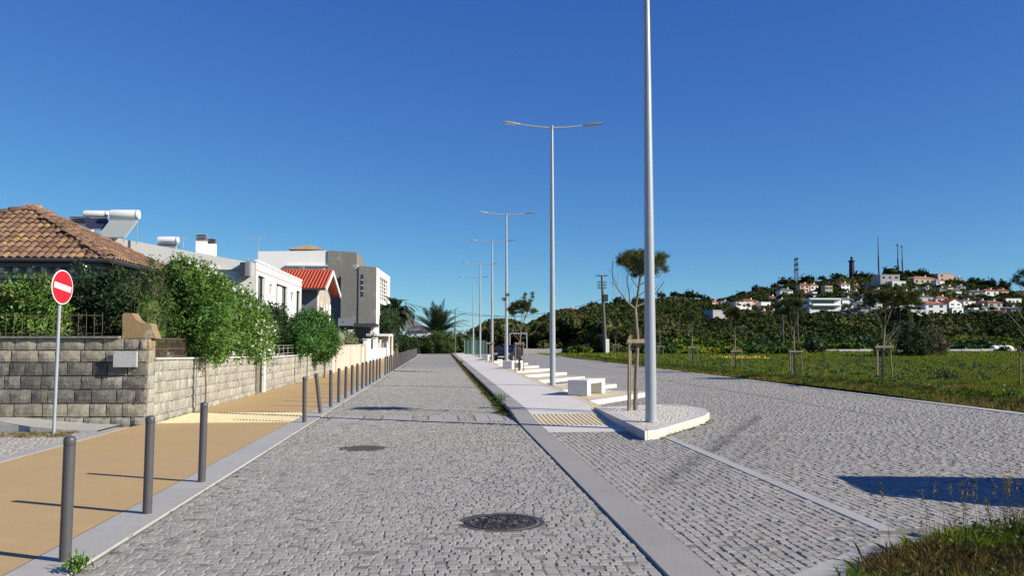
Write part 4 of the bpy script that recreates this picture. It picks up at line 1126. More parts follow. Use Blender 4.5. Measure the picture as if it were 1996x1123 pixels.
# ---- tall house of bare cement render and white frames
h4 = empty('cement_house', (0, 0, 0), label='tall unfinished house with bare grey cement walls and white frames', cat='house')
YA = 101.0
def face_box(name, px0, px1, pyt, zb, Ya, Yb, m, parent=h4, pyt2=None):
    a = atY(px0, pyt, Ya); b = atY(px1, pyt2 or pyt, Ya); mb = MB()
    V = [(a.x, Ya, zb), (b.x, Ya, zb), (b.x, Yb, zb), (a.x, Yb, zb), (a.x, Ya, a.z), (b.x, Ya, b.z), (b.x, Yb, b.z), (a.x, Yb, a.z)]
    mb.add(V, [(0, 3, 2, 1), (4, 5, 6, 7), (0, 1, 5, 4), (1, 2, 6, 5), (2, 3, 7, 6), (3, 0, 4, 7)]); return mb.build(name, m, parent)
face_box('white_block', 502, 639, 490, 0, YA, YA + 10, M['white'], pyt2=488.5)
face_box('cement_block', 639.2, 695.5, 488, 0, YA - .15, YA + 9.4, M['raw'], pyt2=492)
zz = atY(600, 518, YA).z
mb = MB(); mb.box(atY(558, 500, YA).x, atY(639, 500, YA).x, YA - .3, YA - .01, zz - .08, zz + .06); mb.build('ledge', M['white2'], h4)
a, b = atY(581, 531, YA), atY(592, 519.5, YA); mb = MB(); mb.box(a.x, b.x, YA - .08, YA - .01, a.z, b.z); mb.build('window', M['frame_grey'], h4)
face_box('cement_wing', 699.5, 734, 518, atY(700, 631, 97).z, 97.0, 103, M['raw'], pyt2=521)
# white upright between wing and block, dark joint
face_box('white_upright', 695.5, 699.3, 516, 0, 97.6, 99.4, M['white2'], pyt2=517)
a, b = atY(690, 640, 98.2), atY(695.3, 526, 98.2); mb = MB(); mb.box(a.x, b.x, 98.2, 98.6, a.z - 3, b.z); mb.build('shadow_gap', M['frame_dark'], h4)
a, b = atY(703.5, 578, 97), atY(708.5, 535, 97); mb = MB(); mb.box(a.x, b.x, 96.96, 96.995, a.z, b.z); mb.build('slit_window', M['glass'], h4)
for k in range(1, 4):
    z = a.z + (b.z - a.z) * k / 4; mb = MB(); mb.box(a.x - .02, b.x + .02, 96.93, 96.955, z - .04, z + .04); mb.build('sash_bar', M['offwhite'], h4)
# white road-side wing with lattice window
P0 = atY(734, 521, 97); P1x, P1y = atY(760, 527, 111).x, 111.0
du = Vector((P1x - P0.x, P1y - 97.0, 0)); Lw = du.length; du.normalize(); nn = Vector((du.y, -du.x, 0))
wing = MB(); zt4 = P0.z
def onw(f, z, d=0.0): return Vector((P0.x, 97.0, 0)) + du * (Lw * f) + nn * d + Vector((0, 0, z))
def wbox(name, f0, f1, z0, z1, d0, d1, m, parent=h4):
    mb = MB(); V = [onw(f0, z0, d1), onw(f1, z0, d1), onw(f1, z0, d0), onw(f0, z0, d0)]; V += [v + Vector((0, 0, z1 - z0)) for v in V]
    mb.add(V, [(0, 3, 2, 1), (4, 5, 6, 7), (0, 1, 5, 4), (1, 2, 6, 5), (2, 3, 7, 6), (3, 0, 4, 7)]); return mb.build(name, m, parent)
zg1, zg0 = atY(742, 540, 101).z, atY(742, 584, 101).z
wbox('wing_core', .0, 1.0, 0, zt4 - .4, -4.0, -.62, M['raw'])
wbox('frame_post', 0, .24, 0, zt4, -.6, .02, M['white']); wbox('frame_post', .86, 1.0, 0, zt4, -.6, .02, M['white'])
wbox('frame_lintel', .24, .86, zg1, zt4, -.6, .0, M['white']); wbox('frame_sill', .24, .86, zg0 - .45, zg0, -.6, .03, M['white'])
wbox('frame_panel', .24, .86, 0, zg0 - 1.3, -.6, -.2, M['white'])
for i in range(5):
    f = .26 + .58 * i / 4; wbox('lattice_bar', f - .012, f + .012, zg0, zg1, -.12, -.06, M['offwhite'])
for j in range(1, 6):
    z = zg0 + (zg1 - zg0) * j / 6; wbox('lattice_bar', .24, .86, z - .05, z + .05, -.18, -.125, M['offwhite'])
# lower floors towards the camera
zs = atY(700, 631, 97).z
mb = MB(); mb.box(atY(660, 630, 96).x, atY(734, 630, 96).x, 94.6, 99, zs - .42, zs - .02); mb.build('balcony_slab', M['frame_dark'], h4)
mb = MB(); mb.box(atY(660, 630, 95).x, atY(690, 630, 95).x, 94.5, 94.56, zs - .3, zs + .55); mb.build('balcony_glass', M['frame_grey'], h4)
mb = MB(); mb.box(atY(661, 630, 97).x, atY(728, 630, 97).x, 97.3, 103, 0, zs - .425); mb.build('ground_wall', M['mid_grey'], h4)
mb = MB(); mb.box(atY(729, 630, 96).x, atY(734.5, 630, 96).x, 95.6, 96.6, 0, zs - .425); mb.build('pillar', M['white'], h4)
a, b = atY(708, 644, 97), atY(722, 636, 97); mb = MB(); mb.box(a.x, b.x, 97.24, 97.295, a.z, b.z); mb.build('window', M['glass'], h4)
a = atY(668, 600, 100.8); b = atY(690, 575, 100.8)
mb = MB(); mb.box(atY(681, 600, 99.9).x, atY(690, 600, 99.9).x, 99.8, 100.8, zs, atY(681, 595, 99.9).z); mb.build('terrace_wall', M['white'], h4)
# small hipped roof on top
cx = atY(600, 489, 106).x; zb = atY(600, 489.5, 106).z; r = (632 - 567) / 2 * 106 / FPX; za = atY(600, 476, 106).z
mb = MB(); V = [(cx - r, 104, zb), (cx + r, 104, zb), (cx + r, 110, zb), (cx - r, 110, zb), (cx, 107, za)]
mb.add(V, [(0, 1, 4), (1, 2, 4), (2, 3, 4), (3, 0, 4), (3, 2, 1, 0)])
for i in range(17):
    x = cx - r + 2 * r * i / 16; f = 1 - abs(x - cx) / r
    if f > .05: mb.tube([(x, 103.98, zb + .02), (x, 104 + 3 * f, zb + (za - zb) * f + .03)], .07, 5)
mb.build('hipped_roof', M['tile_tan'], h4)
# carport
cp = empty('carport', (0, 0, 0), label='white flat-roofed carport in front of the cement house', cat='carport')
a, b = atY(714, 655.5, 92), atY(760, 651, 92)
mb = MB(); mb.box(a.x, b.x, 92, 98.4, a.z, b.z); mb.build('roof_slab', M['white'], cp)
mb = MB(); mb.box(b.x - .16, b.x, 92.02, 92.3, 0, a.z); mb.build('post', M['white'], cp)
mb = MB(); mb.box(b.x - .16, b.x, 98, 98.3, 0, a.z); mb.build('post', M['white'], cp)
mb = MB(); mb.box(a.x, b.x, 98.31, 98.45, 0, a.z); mb.build('back_wall', M['beige'], cp)
# small white board above the pink wall
a, b = atY(678, 651, 62.5), atY(687, 643, 62.5)
bd = empty('white_board', (0, 0, 0), label='small blank white board on a post behind the pink wall', cat='board')
mb = MB(); mb.box(a.x, b.x, 62.5, 62.56, a.z, b.z); mb.build('panel', M['white'], bd); mb = MB(); mb.tube([((a.x + b.x) / 2, 62.6, 0), ((a.x + b.x) / 2, 62.6, b.z)], .03, 6); mb.build('post', M['gutter'], bd)
# house roof glimpsed behind the palms
fh = empty('white_gabled_house', (0, 0, 0), label='white house with grey roof half hidden behind the palms', cat='house')
a, b = atY(790, 668, 150), atY(838, 645, 150)
mb = MB(); mb.box(a.x, b.x, 150, 160, 0, b.z); mb.build('wall', M['white'], fh)
mb = MB(); r0 = atY(796, 622, 152); mb.add([(a.x - .4, 149.5, b.z), (b.x + .4, 149.5, b.z), (b.x + .4, 160, b.z), (a.x - .4, 160, b.z), (a.x - .3, 155, r0.z), (a.x + 1.2, 155, r0.z)], [(0, 1, 5, 4), (1, 2, 5), (2, 3, 4, 5), (3, 0, 4)]); mb.build('roof', M['roof_grey'], fh)

# ---- no-entry sign
sp = at(105, 839, .06)
sg = empty('no_entry_sign', (sp.x, sp.y, 0), label='round red no entry sign with white bar on a grey pole', cat='road sign')
top = atY(113.5, 526, sp.y).z
mb = MB(); mb.tube([(0, 0, 0), (.012, 0, 1.2), (.03, 0, top - .02)], .03, 12); mb.build('pole', M['galv'], sg, smooth=40)
r = .315; zc = top - r - .005
disc = empty('sign_plate', (.072, -.01, zc)); disc.parent = sg
nz = Vector((.985, -.17, 0)).normalized(); ux = Vector((-nz.y, nz.x, 0)); Mx = Matrix((ux, Vector((0, 0, 1)), nz)).transposed().to_4x4()
disc.matrix_local = Matrix.Translation((.072, -.01, zc)) @ Mx @ Matrix.Rotation(R(-9), 4, 'Z')
mb = MB(); mb.lathe([(r, -.012), (r, .0)], n=48); mb.build('rim', M['sign_white'], disc, smooth=40)
mb = MB(); mb.lathe([(r - .018, 0), (r - .018, .003)], n=48); mb.build('red_disc', M['sign_red'], disc, smooth=40)
mb = MB(); mb.box(-r * .80, r * .80, -.052, .052, .0035, .0065); mb.build('white_bar', M['sign_white'], disc)
mb = MB(); mb.lathe([(r - .01, -.02), (r - .01, -.013)], n=48); mb.build('back', M['gutter'], disc)

# ---- bollards along the kerb
BX = -2.84
proto = empty('bollard', (BX, 6.42, ZL))
mb = MB(); mb.lathe([(.043, -.02), (.043, .86)], n=24); mb.build('post', M['bollard'], proto, smooth=40)
mb = MB(); mb.lathe([(.043, .862), (.0445, .866), (.0445, .90), (.041, .915), (.030, .925), (.010, .929)], n=24); mb.build('cap', M['bollard'], proto, smooth=50)
BY = [6.71, 8.48, 10.32, 17.72, 19.99, 21.8, 23.45, 25.1, 26.8, 28.5, 30.2, 31.85, 33.4, 35.0, 36.75, 38.5] + list(np.arange(42.15, 98, 1.78))
words_ = ['nearest dark bollard at the bottom corner of the picture', 'second dark bollard from the camera on the kerb slab', 'third dark bollard, standing before the yellow ribbed strip',
          'bollard at the near edge of the yellow ribbed strip, fourth from the camera', 'leaning dark bollard just past the yellow ribbed strip']
ords = ['first', 'second', 'third', 'fourth', 'fifth', 'sixth', 'seventh', 'eighth', 'ninth', 'tenth', 'eleventh']
for i, y in enumerate(BY):
    o = proto if i == 0 else copy_tree(proto)
    o.location = (BX + .05 + min(.12, (y - 6) * .003), y, ZL); o.rotation_euler = (R(random.uniform(-.6, .6)), R(random.uniform(-.6, .6)), 0)
    if i == 0: o.rotation_euler = (0, R(.4), 0)
    if i == 4: o.rotation_euler = (R(2), R(-6.5), 0)
    if i < 5: l = words_[i]
    elif i < 16: l = f'{ords[i - 5]} upright bollard beyond the leaning one, before the wide gap'
    elif i < 26: l = f'{ords[i - 16]} bollard after the wide gap in the row'
    else: l = 'tiny dark bollard in the distant end of the kerb row'
    tag(o, l, 'bollard', 'dark bollards along the left kerb')
# ---- manhole covers
def manhole(x, y, r, label, ornate):
    m = empty('manhole_cover', (x, y, -.004), random.random() * 6, label, 'manhole cover')
    mb = MB(); mb.lathe([(r + .045, -.03), (r + .045, .0), (r + .006, .0), (r + .006, -.012)], n=48); mb.build('frame_ring', M['iron_cast'], m)
    mb = MB(); mb.lathe([(r, -.03), (r, -.004)], n=48); mb.build('lid', M['iron_cast'], m)
    if ornate:
        mb = MB()
        for q in (.93, .84): 
            for k in range(40):
                a0 = 2 * math.pi * k / 40; a1 = a0 + 2 * math.pi / 40 * (.98 if q > .9 else .7)
                mb.bar((r * q * math.cos(a0), r * q * math.sin(a0), .001), (r * q * math.cos(a1), r * q * math.sin(a1), .001), .018, .012)
        for _ in range(300):
            a0 = random.random() * 6.28; q = r * .78 * math.sqrt(random.random()); w = random.uniform(.008, .016); l = random.uniform(.012, .03)
            mb.obox((q * math.cos(a0), q * math.sin(a0), .001), l, w / 1.6, .006, Euler((0, 0, random.random() * 6)))
        b = mb.build('raised_pattern', M['iron_cast'], m); b['kind'] = 'stuff'
    else:
        mb = MB()
        for k in range(-7, 8):
            for j in range(-7, 8):
                if math.hypot(k, j) * .04 < r * .9: mb.obox((k * .04, j * .04, -.002), .012, .012, .003)
        b = mb.build('raised_studs', M['iron_cast'], m); b['kind'] = 'stuff'
manhole(*MANHOLES[0], 'plain dark round manhole cover farther up the cobbled lane', False)
manhole(*MANHOLES[1], 'ornate cast iron manhole cover in the cobbles nearest the camera', True)
# ================================================================ PLANTS ON THE LEFT
def plant(name, label, cat, loc=(0, 0, 0), group=None): return empty(name, loc, 0, label, cat, group)
def flowers(blobs, n, s, m, parent, depth=.1, zmin=None, name='flowers', dirb=None):
    P = surf_points([(x, y, z, a * 1.09, b * 1.09, c * 1.09) for x, y, z, a, b, c in blobs], n, .12, max(20, n // 5), depth, .1, zmin, dirb)
    V, F = leaf_quads(P, s, s * .8); o = npobj(name, V, F, m, parent); return o
def stems(parent, pts, m=None, name='stem', n=6):
    for pl_, rr in pts:
        mb = MB(); mb.tube(pl_, rr, n); mb.build(name, m or M['bark'], parent, smooth=60)
TOC = (.5, -.6, .2)
t = plant('flowering_bush', 'pale flowering bush at the edge of the picture behind the front wall', 'bush')
bl = [(-10.6, 18.3, 2.3, .8, .6, .9), (-11.6, 18.6, 2.5, .9, .6, .9), (-10.0, 18.2, 1.9, .5, .5, .5)]
foliage('foliage', bl, 9000, .10, .05, M['leaf_mid'], t, .2, dirb=TOC); flowers(bl, 1800, .085, M['flower'], t, dirb=TOC)
stems(t, [([(-10.6, 18.3, 0), (-10.5, 18.3, 1.6)], .05), ([(-11.5, 18.6, 0), (-11.6, 18.6, 1.8)], .05)]); t.location = (-.25, .6, 0)
t = plant('garden_bush', 'yellow-green bush behind the no entry sign', 'bush')
bl = [(-9.3, 18.6, 2.15, .75, .55, .75), (-8.45, 18.4, 2.3, .6, .5, .7), (-8.9, 18.5, 1.9, .9, .5, .5), (-9.8, 18.7, 1.95, .5, .5, .55)]
foliage('foliage', bl, 9000, .09, .045, M['leaf_bright'], t, .22, depth=.5, kc=.68, dirb=TOC)
foliage('new_growth', [(x, y, z + .12, a * .8, b, c * .9) for x, y, z, a, b, c in bl[:2]], 1600, .09, .04, M['leaf_yellow'], t, .2, kc=0, dirb=TOC)
stems(t, [([(-9.3, 18.6, 0), (-9.3, 18.6, 1.6)], .04), ([(-8.5, 18.4, 0), (-8.5, 18.4, 1.7)], .04)]); t.location = (-.2, .6, 0)
t = plant('dark_hedge', 'dark green hedge under the tiled eave behind the ochre wall end', 'hedge')
bl = [(-8.1, 20.4, 2.35, .7, .7, 1.05), (-7.3, 20.0, 2.3, .7, .7, 1.0), (-7.6, 20.2, 1.7, 1.1, .8, 1.0)]
foliage('foliage', bl, 15000, .085, .045, M['leaf_dark'], t, .2, dirb=TOC); flowers(bl, 120, .05, M['flower'], t)
stems(t, [([(-8.0, 20.4, 0), (-8.0, 20.4, 1.6)], .05), ([(-7.3, 20, 0), (-7.3, 20, 1.6)], .05)]); t.location = (-.1, .5, 0)
t = plant('dry_twiggy_bush', 'brownish twiggy bush behind the side wall railing', 'bush')
bl = [(-6.9, 20.6, 2.45, .6, .7, 1.1), (-6.65, 19.5, 2.0, .55, .7, .95), (-6.7, 21.5, 2.7, .5, .6, .9)]
foliage('foliage', bl, 12000, .085, .03, M['leaf_mid'], t, .25, depth=.5, kc=.7, dirb=TOC)
P = surf_points(bl, 900, .3, 200, .3, .12, None, TOC); V, F = leaf_quads(P, .35, .012, (.2, 0, 1.2)); npobj('twigs', V, F, M['leaf_brown'], t)
stems(t, [([(-6.9, 20.6, 0), (-6.9, 20.6, 1.7)], .05), ([(-6.65, 19.5, 0), (-6.65, 19.5, 1.3)], .04)]); t.location = (0, .5, 0)
t = plant('flowering_hedge', 'large bright green hedge with white blossoms overhanging the side stone wall', 'hedge')
bl = [(-6.45, 21.3, 2.45, .68, .9, 1.10), (-6.40, 22.7, 2.4, .72, 1.0, 1.15), (-6.35, 24.2, 2.2, .75, 1.0, 1.08), (-6.3, 25.6, 2.1, .80, 1.0, 1.08), (-6.3, 27.0, 1.95, .75, .95, 1.02),
      (-6.35, 28.4, 1.85, .7, .9, .98), (-6.4, 29.4, 1.7, .6, .7, .85), (-6.15, 22.0, 1.75, .5, .8, .6), (-6.15, 24.4, 1.65, .5, .9, .55), (-6.1, 26.2, 1.6, .45, .8, .5)]
foliage('foliage', bl, 66000, .092, .05, M['leaf_bright'], t, .24, nclump=1300, depth=.3, dirb=TOC, kc=.84)
t.location = (.05, .35, 0)
foliage('mid_green_foliage', bl, 14000, .08, .042, M['leaf_mid'], t, .24, kc=0, dirb=(.3, -.4, 0))  # mid-green leaves mixed in among the bright ones
flowers(bl[1:], 2600, .085, M['flower'], t, dirb=TOC); flowers(bl[:1], 200, .06, M['flower'], t, dirb=TOC)
foliage('new_growth', [(x, y, z + .25, a * .8, b * .8, c * .85) for x, y, z, a, b, c in bl[:3]], 2600, .08, .035, M['leaf_yellow'], t, .2, kc=0, dirb=(.2, -.2, 1.2))
stems(t, [([(-6.4, y, 0), (-6.4, y + .1, 1.6)], .05) for y in (21.3, 23.3, 25.4, 27.4)])
t = plant('young_street_tree', 'young street tree with thin dark trunk against the side stone wall', 'tree')
x0, y0 = at(399, 803, ZL).xy
stems(t, [([(x0, y0, 0), (x0 + .02, y0, .5), (x0 - .01, y0 + .01, 1.0), (x0 + .02, y0, 1.9)], [.022, .018, .018, .012])], name='trunk', n=8)
foliage('crown', [(x0 - .12, y0 + .25, 2.1, .55, .62, .75), (x0 - .2, y0 + .6, 2.55, .5, .6, .7), (x0 + .05, y0 + .2, 1.7, .36, .4, .42)], 10000, .085, .042, M['leaf_bright'], t, .22, kc=.7)
t = plant('dark_hedge', 'dark hedge behind the second garden wall below the white house', 'hedge')
bl = [(-7.2, 30.6, 1.9, .7, .9, 1.0), (-7.1, 32.3, 2.0, .7, 1.0, 1.05), (-7.0, 34.3, 2.1, .7, 1.1, 1.05), (-7.0, 36.4, 2.1, .7, 1.1, .95)]
foliage('foliage', bl, 14000, .11, .06, M['leaf_dark'], t, .3, dirb=TOC); flowers(bl, 60, .07, M['flower'], t)
stems(t, [([(-7, y, 0), (-7, y, 1.4)], .05) for y in (31, 34, 36)]); t.location = (-.05, .6, 0)
t = plant('round_street_tree', 'round clipped glossy green street tree on a thin trunk', 'tree')
x0, y0 = at(632, 737, ZL).xy
stems(t, [([(x0, y0, 0), (x0 + .02, y0, .5), (x0, y0, 1.3)], [.045, .035, .035])], name='trunk', n=8)
foliage('crown', [(x0 - .6, y0 + .1, 1.98, 1.08, 1.2, 1.06), (x0 - .25, y0, 1.55, .85, .85, .78), (x0 - 1.15, y0 + .3, 1.65, .85, .9, .85)], 26000, .095, .05, M['leaf_round'], t, .26, nclump=700, depth=.25, rough=.06)
t = plant('street_sapling', 'thin bare-stemmed sapling beside the round street tree', 'tree')
x1, y1 = at(598, 745, ZL).xy
stems(t, [([(x1, y1, 0), (x1 + .01, y1, .7), (x1, y1 + .05, 1.5)], [.025, .02, .02])], name='trunk', n=6)
foliage('crown', [(x1 - .1, y1, 1.75, .62, .7, .62)], 5000, .095, .05, M['leaf_round'], t, .24)
t = plant('pale_shrub', 'pale variegated shrub behind the pink wall', 'bush')
bl = [(-6.7, 55, 1.75, .8, 1.6, .8), (-6.6, 59, 1.7, .6, 1.4, .7), (-6.5, 62, 1.5, .5, 1.0, .6)]
foliage('foliage', bl, 5000, .16, .07, M['leaf_pale'], t, .3)
t = plant('brown_shrub', 'small rusty brown shrub at the near end of the pink wall', 'bush')
foliage('foliage', [(-6.6, 48.2, 1.5, .6, 1.0, .55)], 1600, .14, .06, M['leaf_brown'], t, .3)
stems(t, [([(-6.6, 48.2, 0), (-6.6, 48.2, 1.2)], .04)])
t = plant('hedge', 'dark round shrub by the carport pillars', 'bush')
foliage('foliage', [(-6.5, 83.5, 1.6, .7, 1.6, .7), (-6.5, 79, 1.5, .6, 1.2, .6)], 2500, .16, .08, M['leaf_dark'], t, .3)
# big dark shrub and the palms
t = plant('cypress_shrub', 'tall dark rounded evergreen beside the cement house', 'tree')
x, z = atY(754, 650, 101).x, 0
foliage('foliage', [(x, 101, 4.0, 1.25, 1.4, 1.7), (x + .15, 101, 2.4, 1.35, 1.5, 1.9), (x - .3, 101, 3.2, 1.1, 1.2, 1.5)], 9000, .20, .10, M['leaf_dark'], t, .4)
stems(t, [([(x, 101, 0), (x, 101, 2)], .15)], name='trunk')
def palm(label, X, Y, zc, L, nf, trunk_r=.25, droop=1.0, lw=.035, dry=10, up=0.0):
    t = plant('date_palm', label, 'palm tree')
    mb = MB(); k = max(3, int(zc / .35))
    mb.tube([(X + .02 * math.sin(i), Y, zc * i / k) for i in range(k + 1)], [trunk_r * (1.15 if i % 2 else .95) for i in range(k + 1)], 9); mb.build('trunk', M['bark'], t)
    for kind, cnt, m_ in (('frond', nf, M['palm']), ('dry_frond', dry, M['palm_dry'])):
        for i in range(cnt):
            th = 2 * math.pi * (i * .618 + random.uniform(-.03, .03)); el = R(random.uniform(8, 80) if kind == 'frond' else random.uniform(-50, -5)) + up
            l = L * random.uniform(.8, 1.1) * (1 if kind == 'frond' else .7); seg = 9; p = Vector((X, Y, zc)); d = Vector((math.cos(th) * math.cos(el), math.sin(th) * math.cos(el), math.sin(el)))
            pts = [p.copy()]; dirs = [d.copy()]
            for s in range(seg):
                p = p + d * l / seg; d = (d + Vector((0, 0, -.13 * droop * (1 + s * .22)))).normalized(); pts.append(p.copy()); dirs.append(d.copy())
            V = []; F = []
            for s in range(seg):
                for q in (.0, .33, .66):
                    b = pts[s].lerp(pts[s + 1], q); dd = dirs[s]; sd = dd.cross(Vector((0, 0, 1))).normalized(); fr = (s + q) / seg
                    ll = l * .20 * math.sin(math.pi * min(1, .15 + fr * .85)) + .12
                    for sg_ in (-1, 1):
                        e = b + (sd * sg_ * .72 + dd * .62 + Vector((0, 0, .18 - .35 * fr))).normalized() * ll
                        w = dd * (lw * 1.4); o = len(V); V += [b - w, b + w, b.lerp(e, .5) + w * 1.4, e, b.lerp(e, .5) - w * 1.4]; F.append((o, o + 1, o + 2, o + 3, o + 4))
            mb = MB(); mb.add(V, F); mb.tube(pts, [.035 * (1 - .8 * s / seg) for s in range(seg + 1)], 4); mb.build(kind, m_, t)
    return t
px_ = atY(772, 630, 108)
palm('date palm with arching fronds beside the cement house', px_.x, 108, 5.0, 3.6, 52, droop=1.3, dry=16, lw=.038)
px_ = atY(853, 655, 124)
palm('spiky date palm standing up behind the hedge at the road end', px_.x, 124, 2.6, 5.4, 54, droop=.5, dry=0, lw=.034, up=R(8))
# dark greenery closing the lane
for i, (a, b, c_, Y, mm, lab) in enumerate([
        (768, 812, 655, 112, 'leaf_dark', 'dark bushy mass under the arching palm by the far fence'),
        (800, 835, 660, 121, 'leaf_dark', 'very dark hedge left of the spiky palm at the road end'),
        (826, 884, 648, 120, 'leaf_mid', 'wide dark bush in front of the spiky palm'),
        (882, 925, 652, 124, 'leaf_mid', 'low green bush by the thin pole at the road end')]):
    A = atY(a, c_, Y); B = atY(b, c_, Y); w = (B.x - A.x) / 2; cx = (A.x + B.x) / 2; h = A.z
    t = plant('dark_bush', lab, 'bush')
    bl = [(cx, Y, h * .55, w, w * .9, h * .52), (cx - w * .4, Y + .3, h * .4, w * .8, w, h * .42), (cx + w * .45, Y - .2, h * .42, w * .75, w * .9, h * .45)]
    foliage('foliage', bl, 6500, .24, .12, M[mm], t, .5); stems(t, [([(cx, Y, 0), (cx, Y, h * .4)], .1)])
# ================================================================ LAMPS, BENCHES, STREET TREES
LX = 3.95
def lamp_post(loc, label, flip=1):
    x, y, z = loc; t = empty('street_lamp', loc, 0, label, 'street lamp', 'tall double-armed street lamps along the middle pavement')
    return t
proto = empty('street_lamp', (0, 0, 0)); H = 9.25
mb = MB(); mb.lathe([(.105, 0), (.103, 1.5), (.088, 4), (.066, 7), (.047, H)], n=24); mb.build('pole', M['galv'], proto, smooth=40)
mb = MB(); mb.lathe([(.048, H - .10), (.055, H - .09), (.055, H + .03), (.02, H + .05)], n=20); mb.build('top_collar', M['galv'], proto, smooth=40)
mb = MB(); mb.lathe([(.118, 0), (.118, .012), (.108, .03)], n=24); mb.build('base_ring', M['gutter'], proto)
mb = MB(); mb.box(.085, .103, -.045, .045, .55, .85); mb.build('service_door', M['galv'], proto, bevel=.004)
for s in (-1, 1):
    mb = MB(); mb.tube([(0, 0, H - .05), (s * .6, 0, H - .01), (s * 1.18, 0, H + .06)], [.034, .03, .026], 10); mb.build('arm', M['galv'], proto, smooth=40)
    hd = MB(); V = []; F = []
    prof = [(1.12, .035, .03), (1.22, .06, .045), (1.40, .13, .05), (1.62, .14, .045), (1.78, .10, .03), (1.82, .05, .02)]
    for xx, w, hh in prof:
        zz = H + .06 + (xx - 1.12) * .12
        for a, b in ((-1, -.3), (-.8, .55), (0, 1), (.8, .55), (1, -.3), (.8, -.55), (-.8, -.55)): V.append((s * xx, a * w, zz + b * hh))
    for i in range(len(prof) - 1):
        for k in range(7): F.append((i * 7 + k, i * 7 + (k + 1) % 7, (i + 1) * 7 + (k + 1) % 7, (i + 1) * 7 + k))
    F += [tuple(range(7)), tuple(range((len(prof) - 1) * 7, len(prof) * 7))]
    hd.add(V, F); h_ = hd.build('lamp_head', M['lamp_head_shaded'] if s > 0 else M['galv'], proto, smooth=35)  # one head dark, the other pale: lit and shaded look put into colour
    mb = MB(); zz = H + .06 + .38 * .12 - .034; mb.obox((s * 1.5, 0, zz), .19, .09, .006, Euler((0, -s * .12, 0))); mb.build('lens', M['lamp_glass'], h_)
labs = ['nearest lamp post, standing on the kerb island and cut by the top of the picture', 'second street lamp, behind the nearest white bench', 'third street lamp, with a staked pine just beside it',
        'fourth street lamp from the camera', 'fifth street lamp from the camera', 'farthest and smallest street lamp with two arms']
for i, (y, z, l) in enumerate(zip((15.9, 29.69, 50.6, 64.6, 84.0, 101.5), (.15, .12, .12, .12, .12, .12), labs)):
    o = proto if i == 0 else copy_tree(proto)
    b = at(1269, 823, .15) if i == 0 else None
    o.location = (b.x, b.y, .15) if i == 0 else (LX, y, z); o.rotation_euler = (0, 0, R(random.uniform(-2, 2)))
    tag(o, l, 'street lamp', 'tall double-armed street lamps along the middle pavement')

def bench(loc, rz, label):
    t = empty('stone_bench', loc, rz, label, 'bench', 'white block benches on the angled kerb noses')
    Lb, W, Hh = 1.55, .60, .44
    mb = MB(); mb.box(0, W, 0, Lb, Hh - .11, Hh); mb.build('seat', M['bench'], t, bevel=.008)
    mb = MB(); mb.box(.002, W - .002, .002, .30, 0, Hh - .112); mb.build('leg', M['bench'], t, bevel=.006)
    mb = MB(); mb.box(.002, W - .002, Lb - .30, Lb - .002, 0, Hh - .112); mb.build('leg', M['bench'], t, bevel=.006)
    return t
M['bench'] = mat('white_concrete', (.72, .70, .65), .8, nscale=3, namt=.08, stains=[(5, (.60, .58, .53), .58, .75)], bump=.001, bscale=60)
c = at(1145, 772.5, .12); rz = -math.atan2(.50, .866)
def bench_at(corner, rz, label):
    # corner = the near corner between short end and long sunny side
    Mr = Matrix.Rotation(rz, 3, 'Z'); o = Vector((corner.x, corner.y, .125)) - Mr @ Vector((.60, 0, 0)); return bench(o, rz, label)
bench_at(c, rz, 'nearest white block bench left of the kerb island tree'.replace('left of', 'beside'))
c = at(998, 719.5, .12); bench_at(c, rz, 'white block bench partly hidden by the third lamp post')
c = at(951, 703, .12); bench_at(c, rz, 'farthest small white block bench before the dark car')

def needle_crown(name, tufts, n, L, W, m, parent):
    """pine needle sprays: tufts [(x,y,z,r)], n needles per tuft"""
    P = []; A = []
    for x, y, z, r in tufts:
        k = int(n * (r / .2) ** 2)
        d = unit(k); d[:, 2] = d[:, 2] * .8 + .25
        P.append(np.array([[x, y, z]]) + d * r * rng.uniform(.25, 1, (k, 1))); A.append(d)
    P = np.vstack(P); A = np.vstack(A); A = A + rng.normal(0, .25, A.shape); A /= np.linalg.norm(A, axis=1, keepdims=True)
    b = np.cross(A, unit(len(A))); b /= np.maximum(np.linalg.norm(b, axis=1, keepdims=True), 1e-6)
    s = rng.uniform(.7, 1.3, (len(P), 1)); a_ = A * L * s * .5; b_ = b * W * .5
    V = np.stack([P - a_, P + b_, P + a_, P - b_], 1).reshape(-1, 3)
    return npobj(name, V, np.arange(len(V)).reshape(-1, 4), m, parent)
def branch(mb, p, d, L, r, depth, tips, up=.25, seg=4, spread=.7, dens=3):
    pts = [Vector(p)]; d = Vector(d).normalized()
    for i in range(seg):
        d = (d + Vector((random.uniform(-.18, .18), random.uniform(-.18, .18), up * .35 + random.uniform(-.1, .1)))).normalized(); pts.append(pts[-1] + d * L / seg)
    mb.tube(pts, [r * (1 - .55 * i / seg) for i in range(seg + 1)], 5, cap=False)
    if depth == 0: tips.append(pts[-1]); return
    for i in range(dens):
        k = random.randint(2, seg); e = random.uniform(0, 6.28)
        dd = (d + Vector((math.cos(e), math.sin(e), random.uniform(-.1, .5))) * spread).normalized()
        branch(mb, pts[k], dd, L * random.uniform(.45, .7), r * .5, depth - 1, tips, up, 3, spread, max(1, dens - 1))
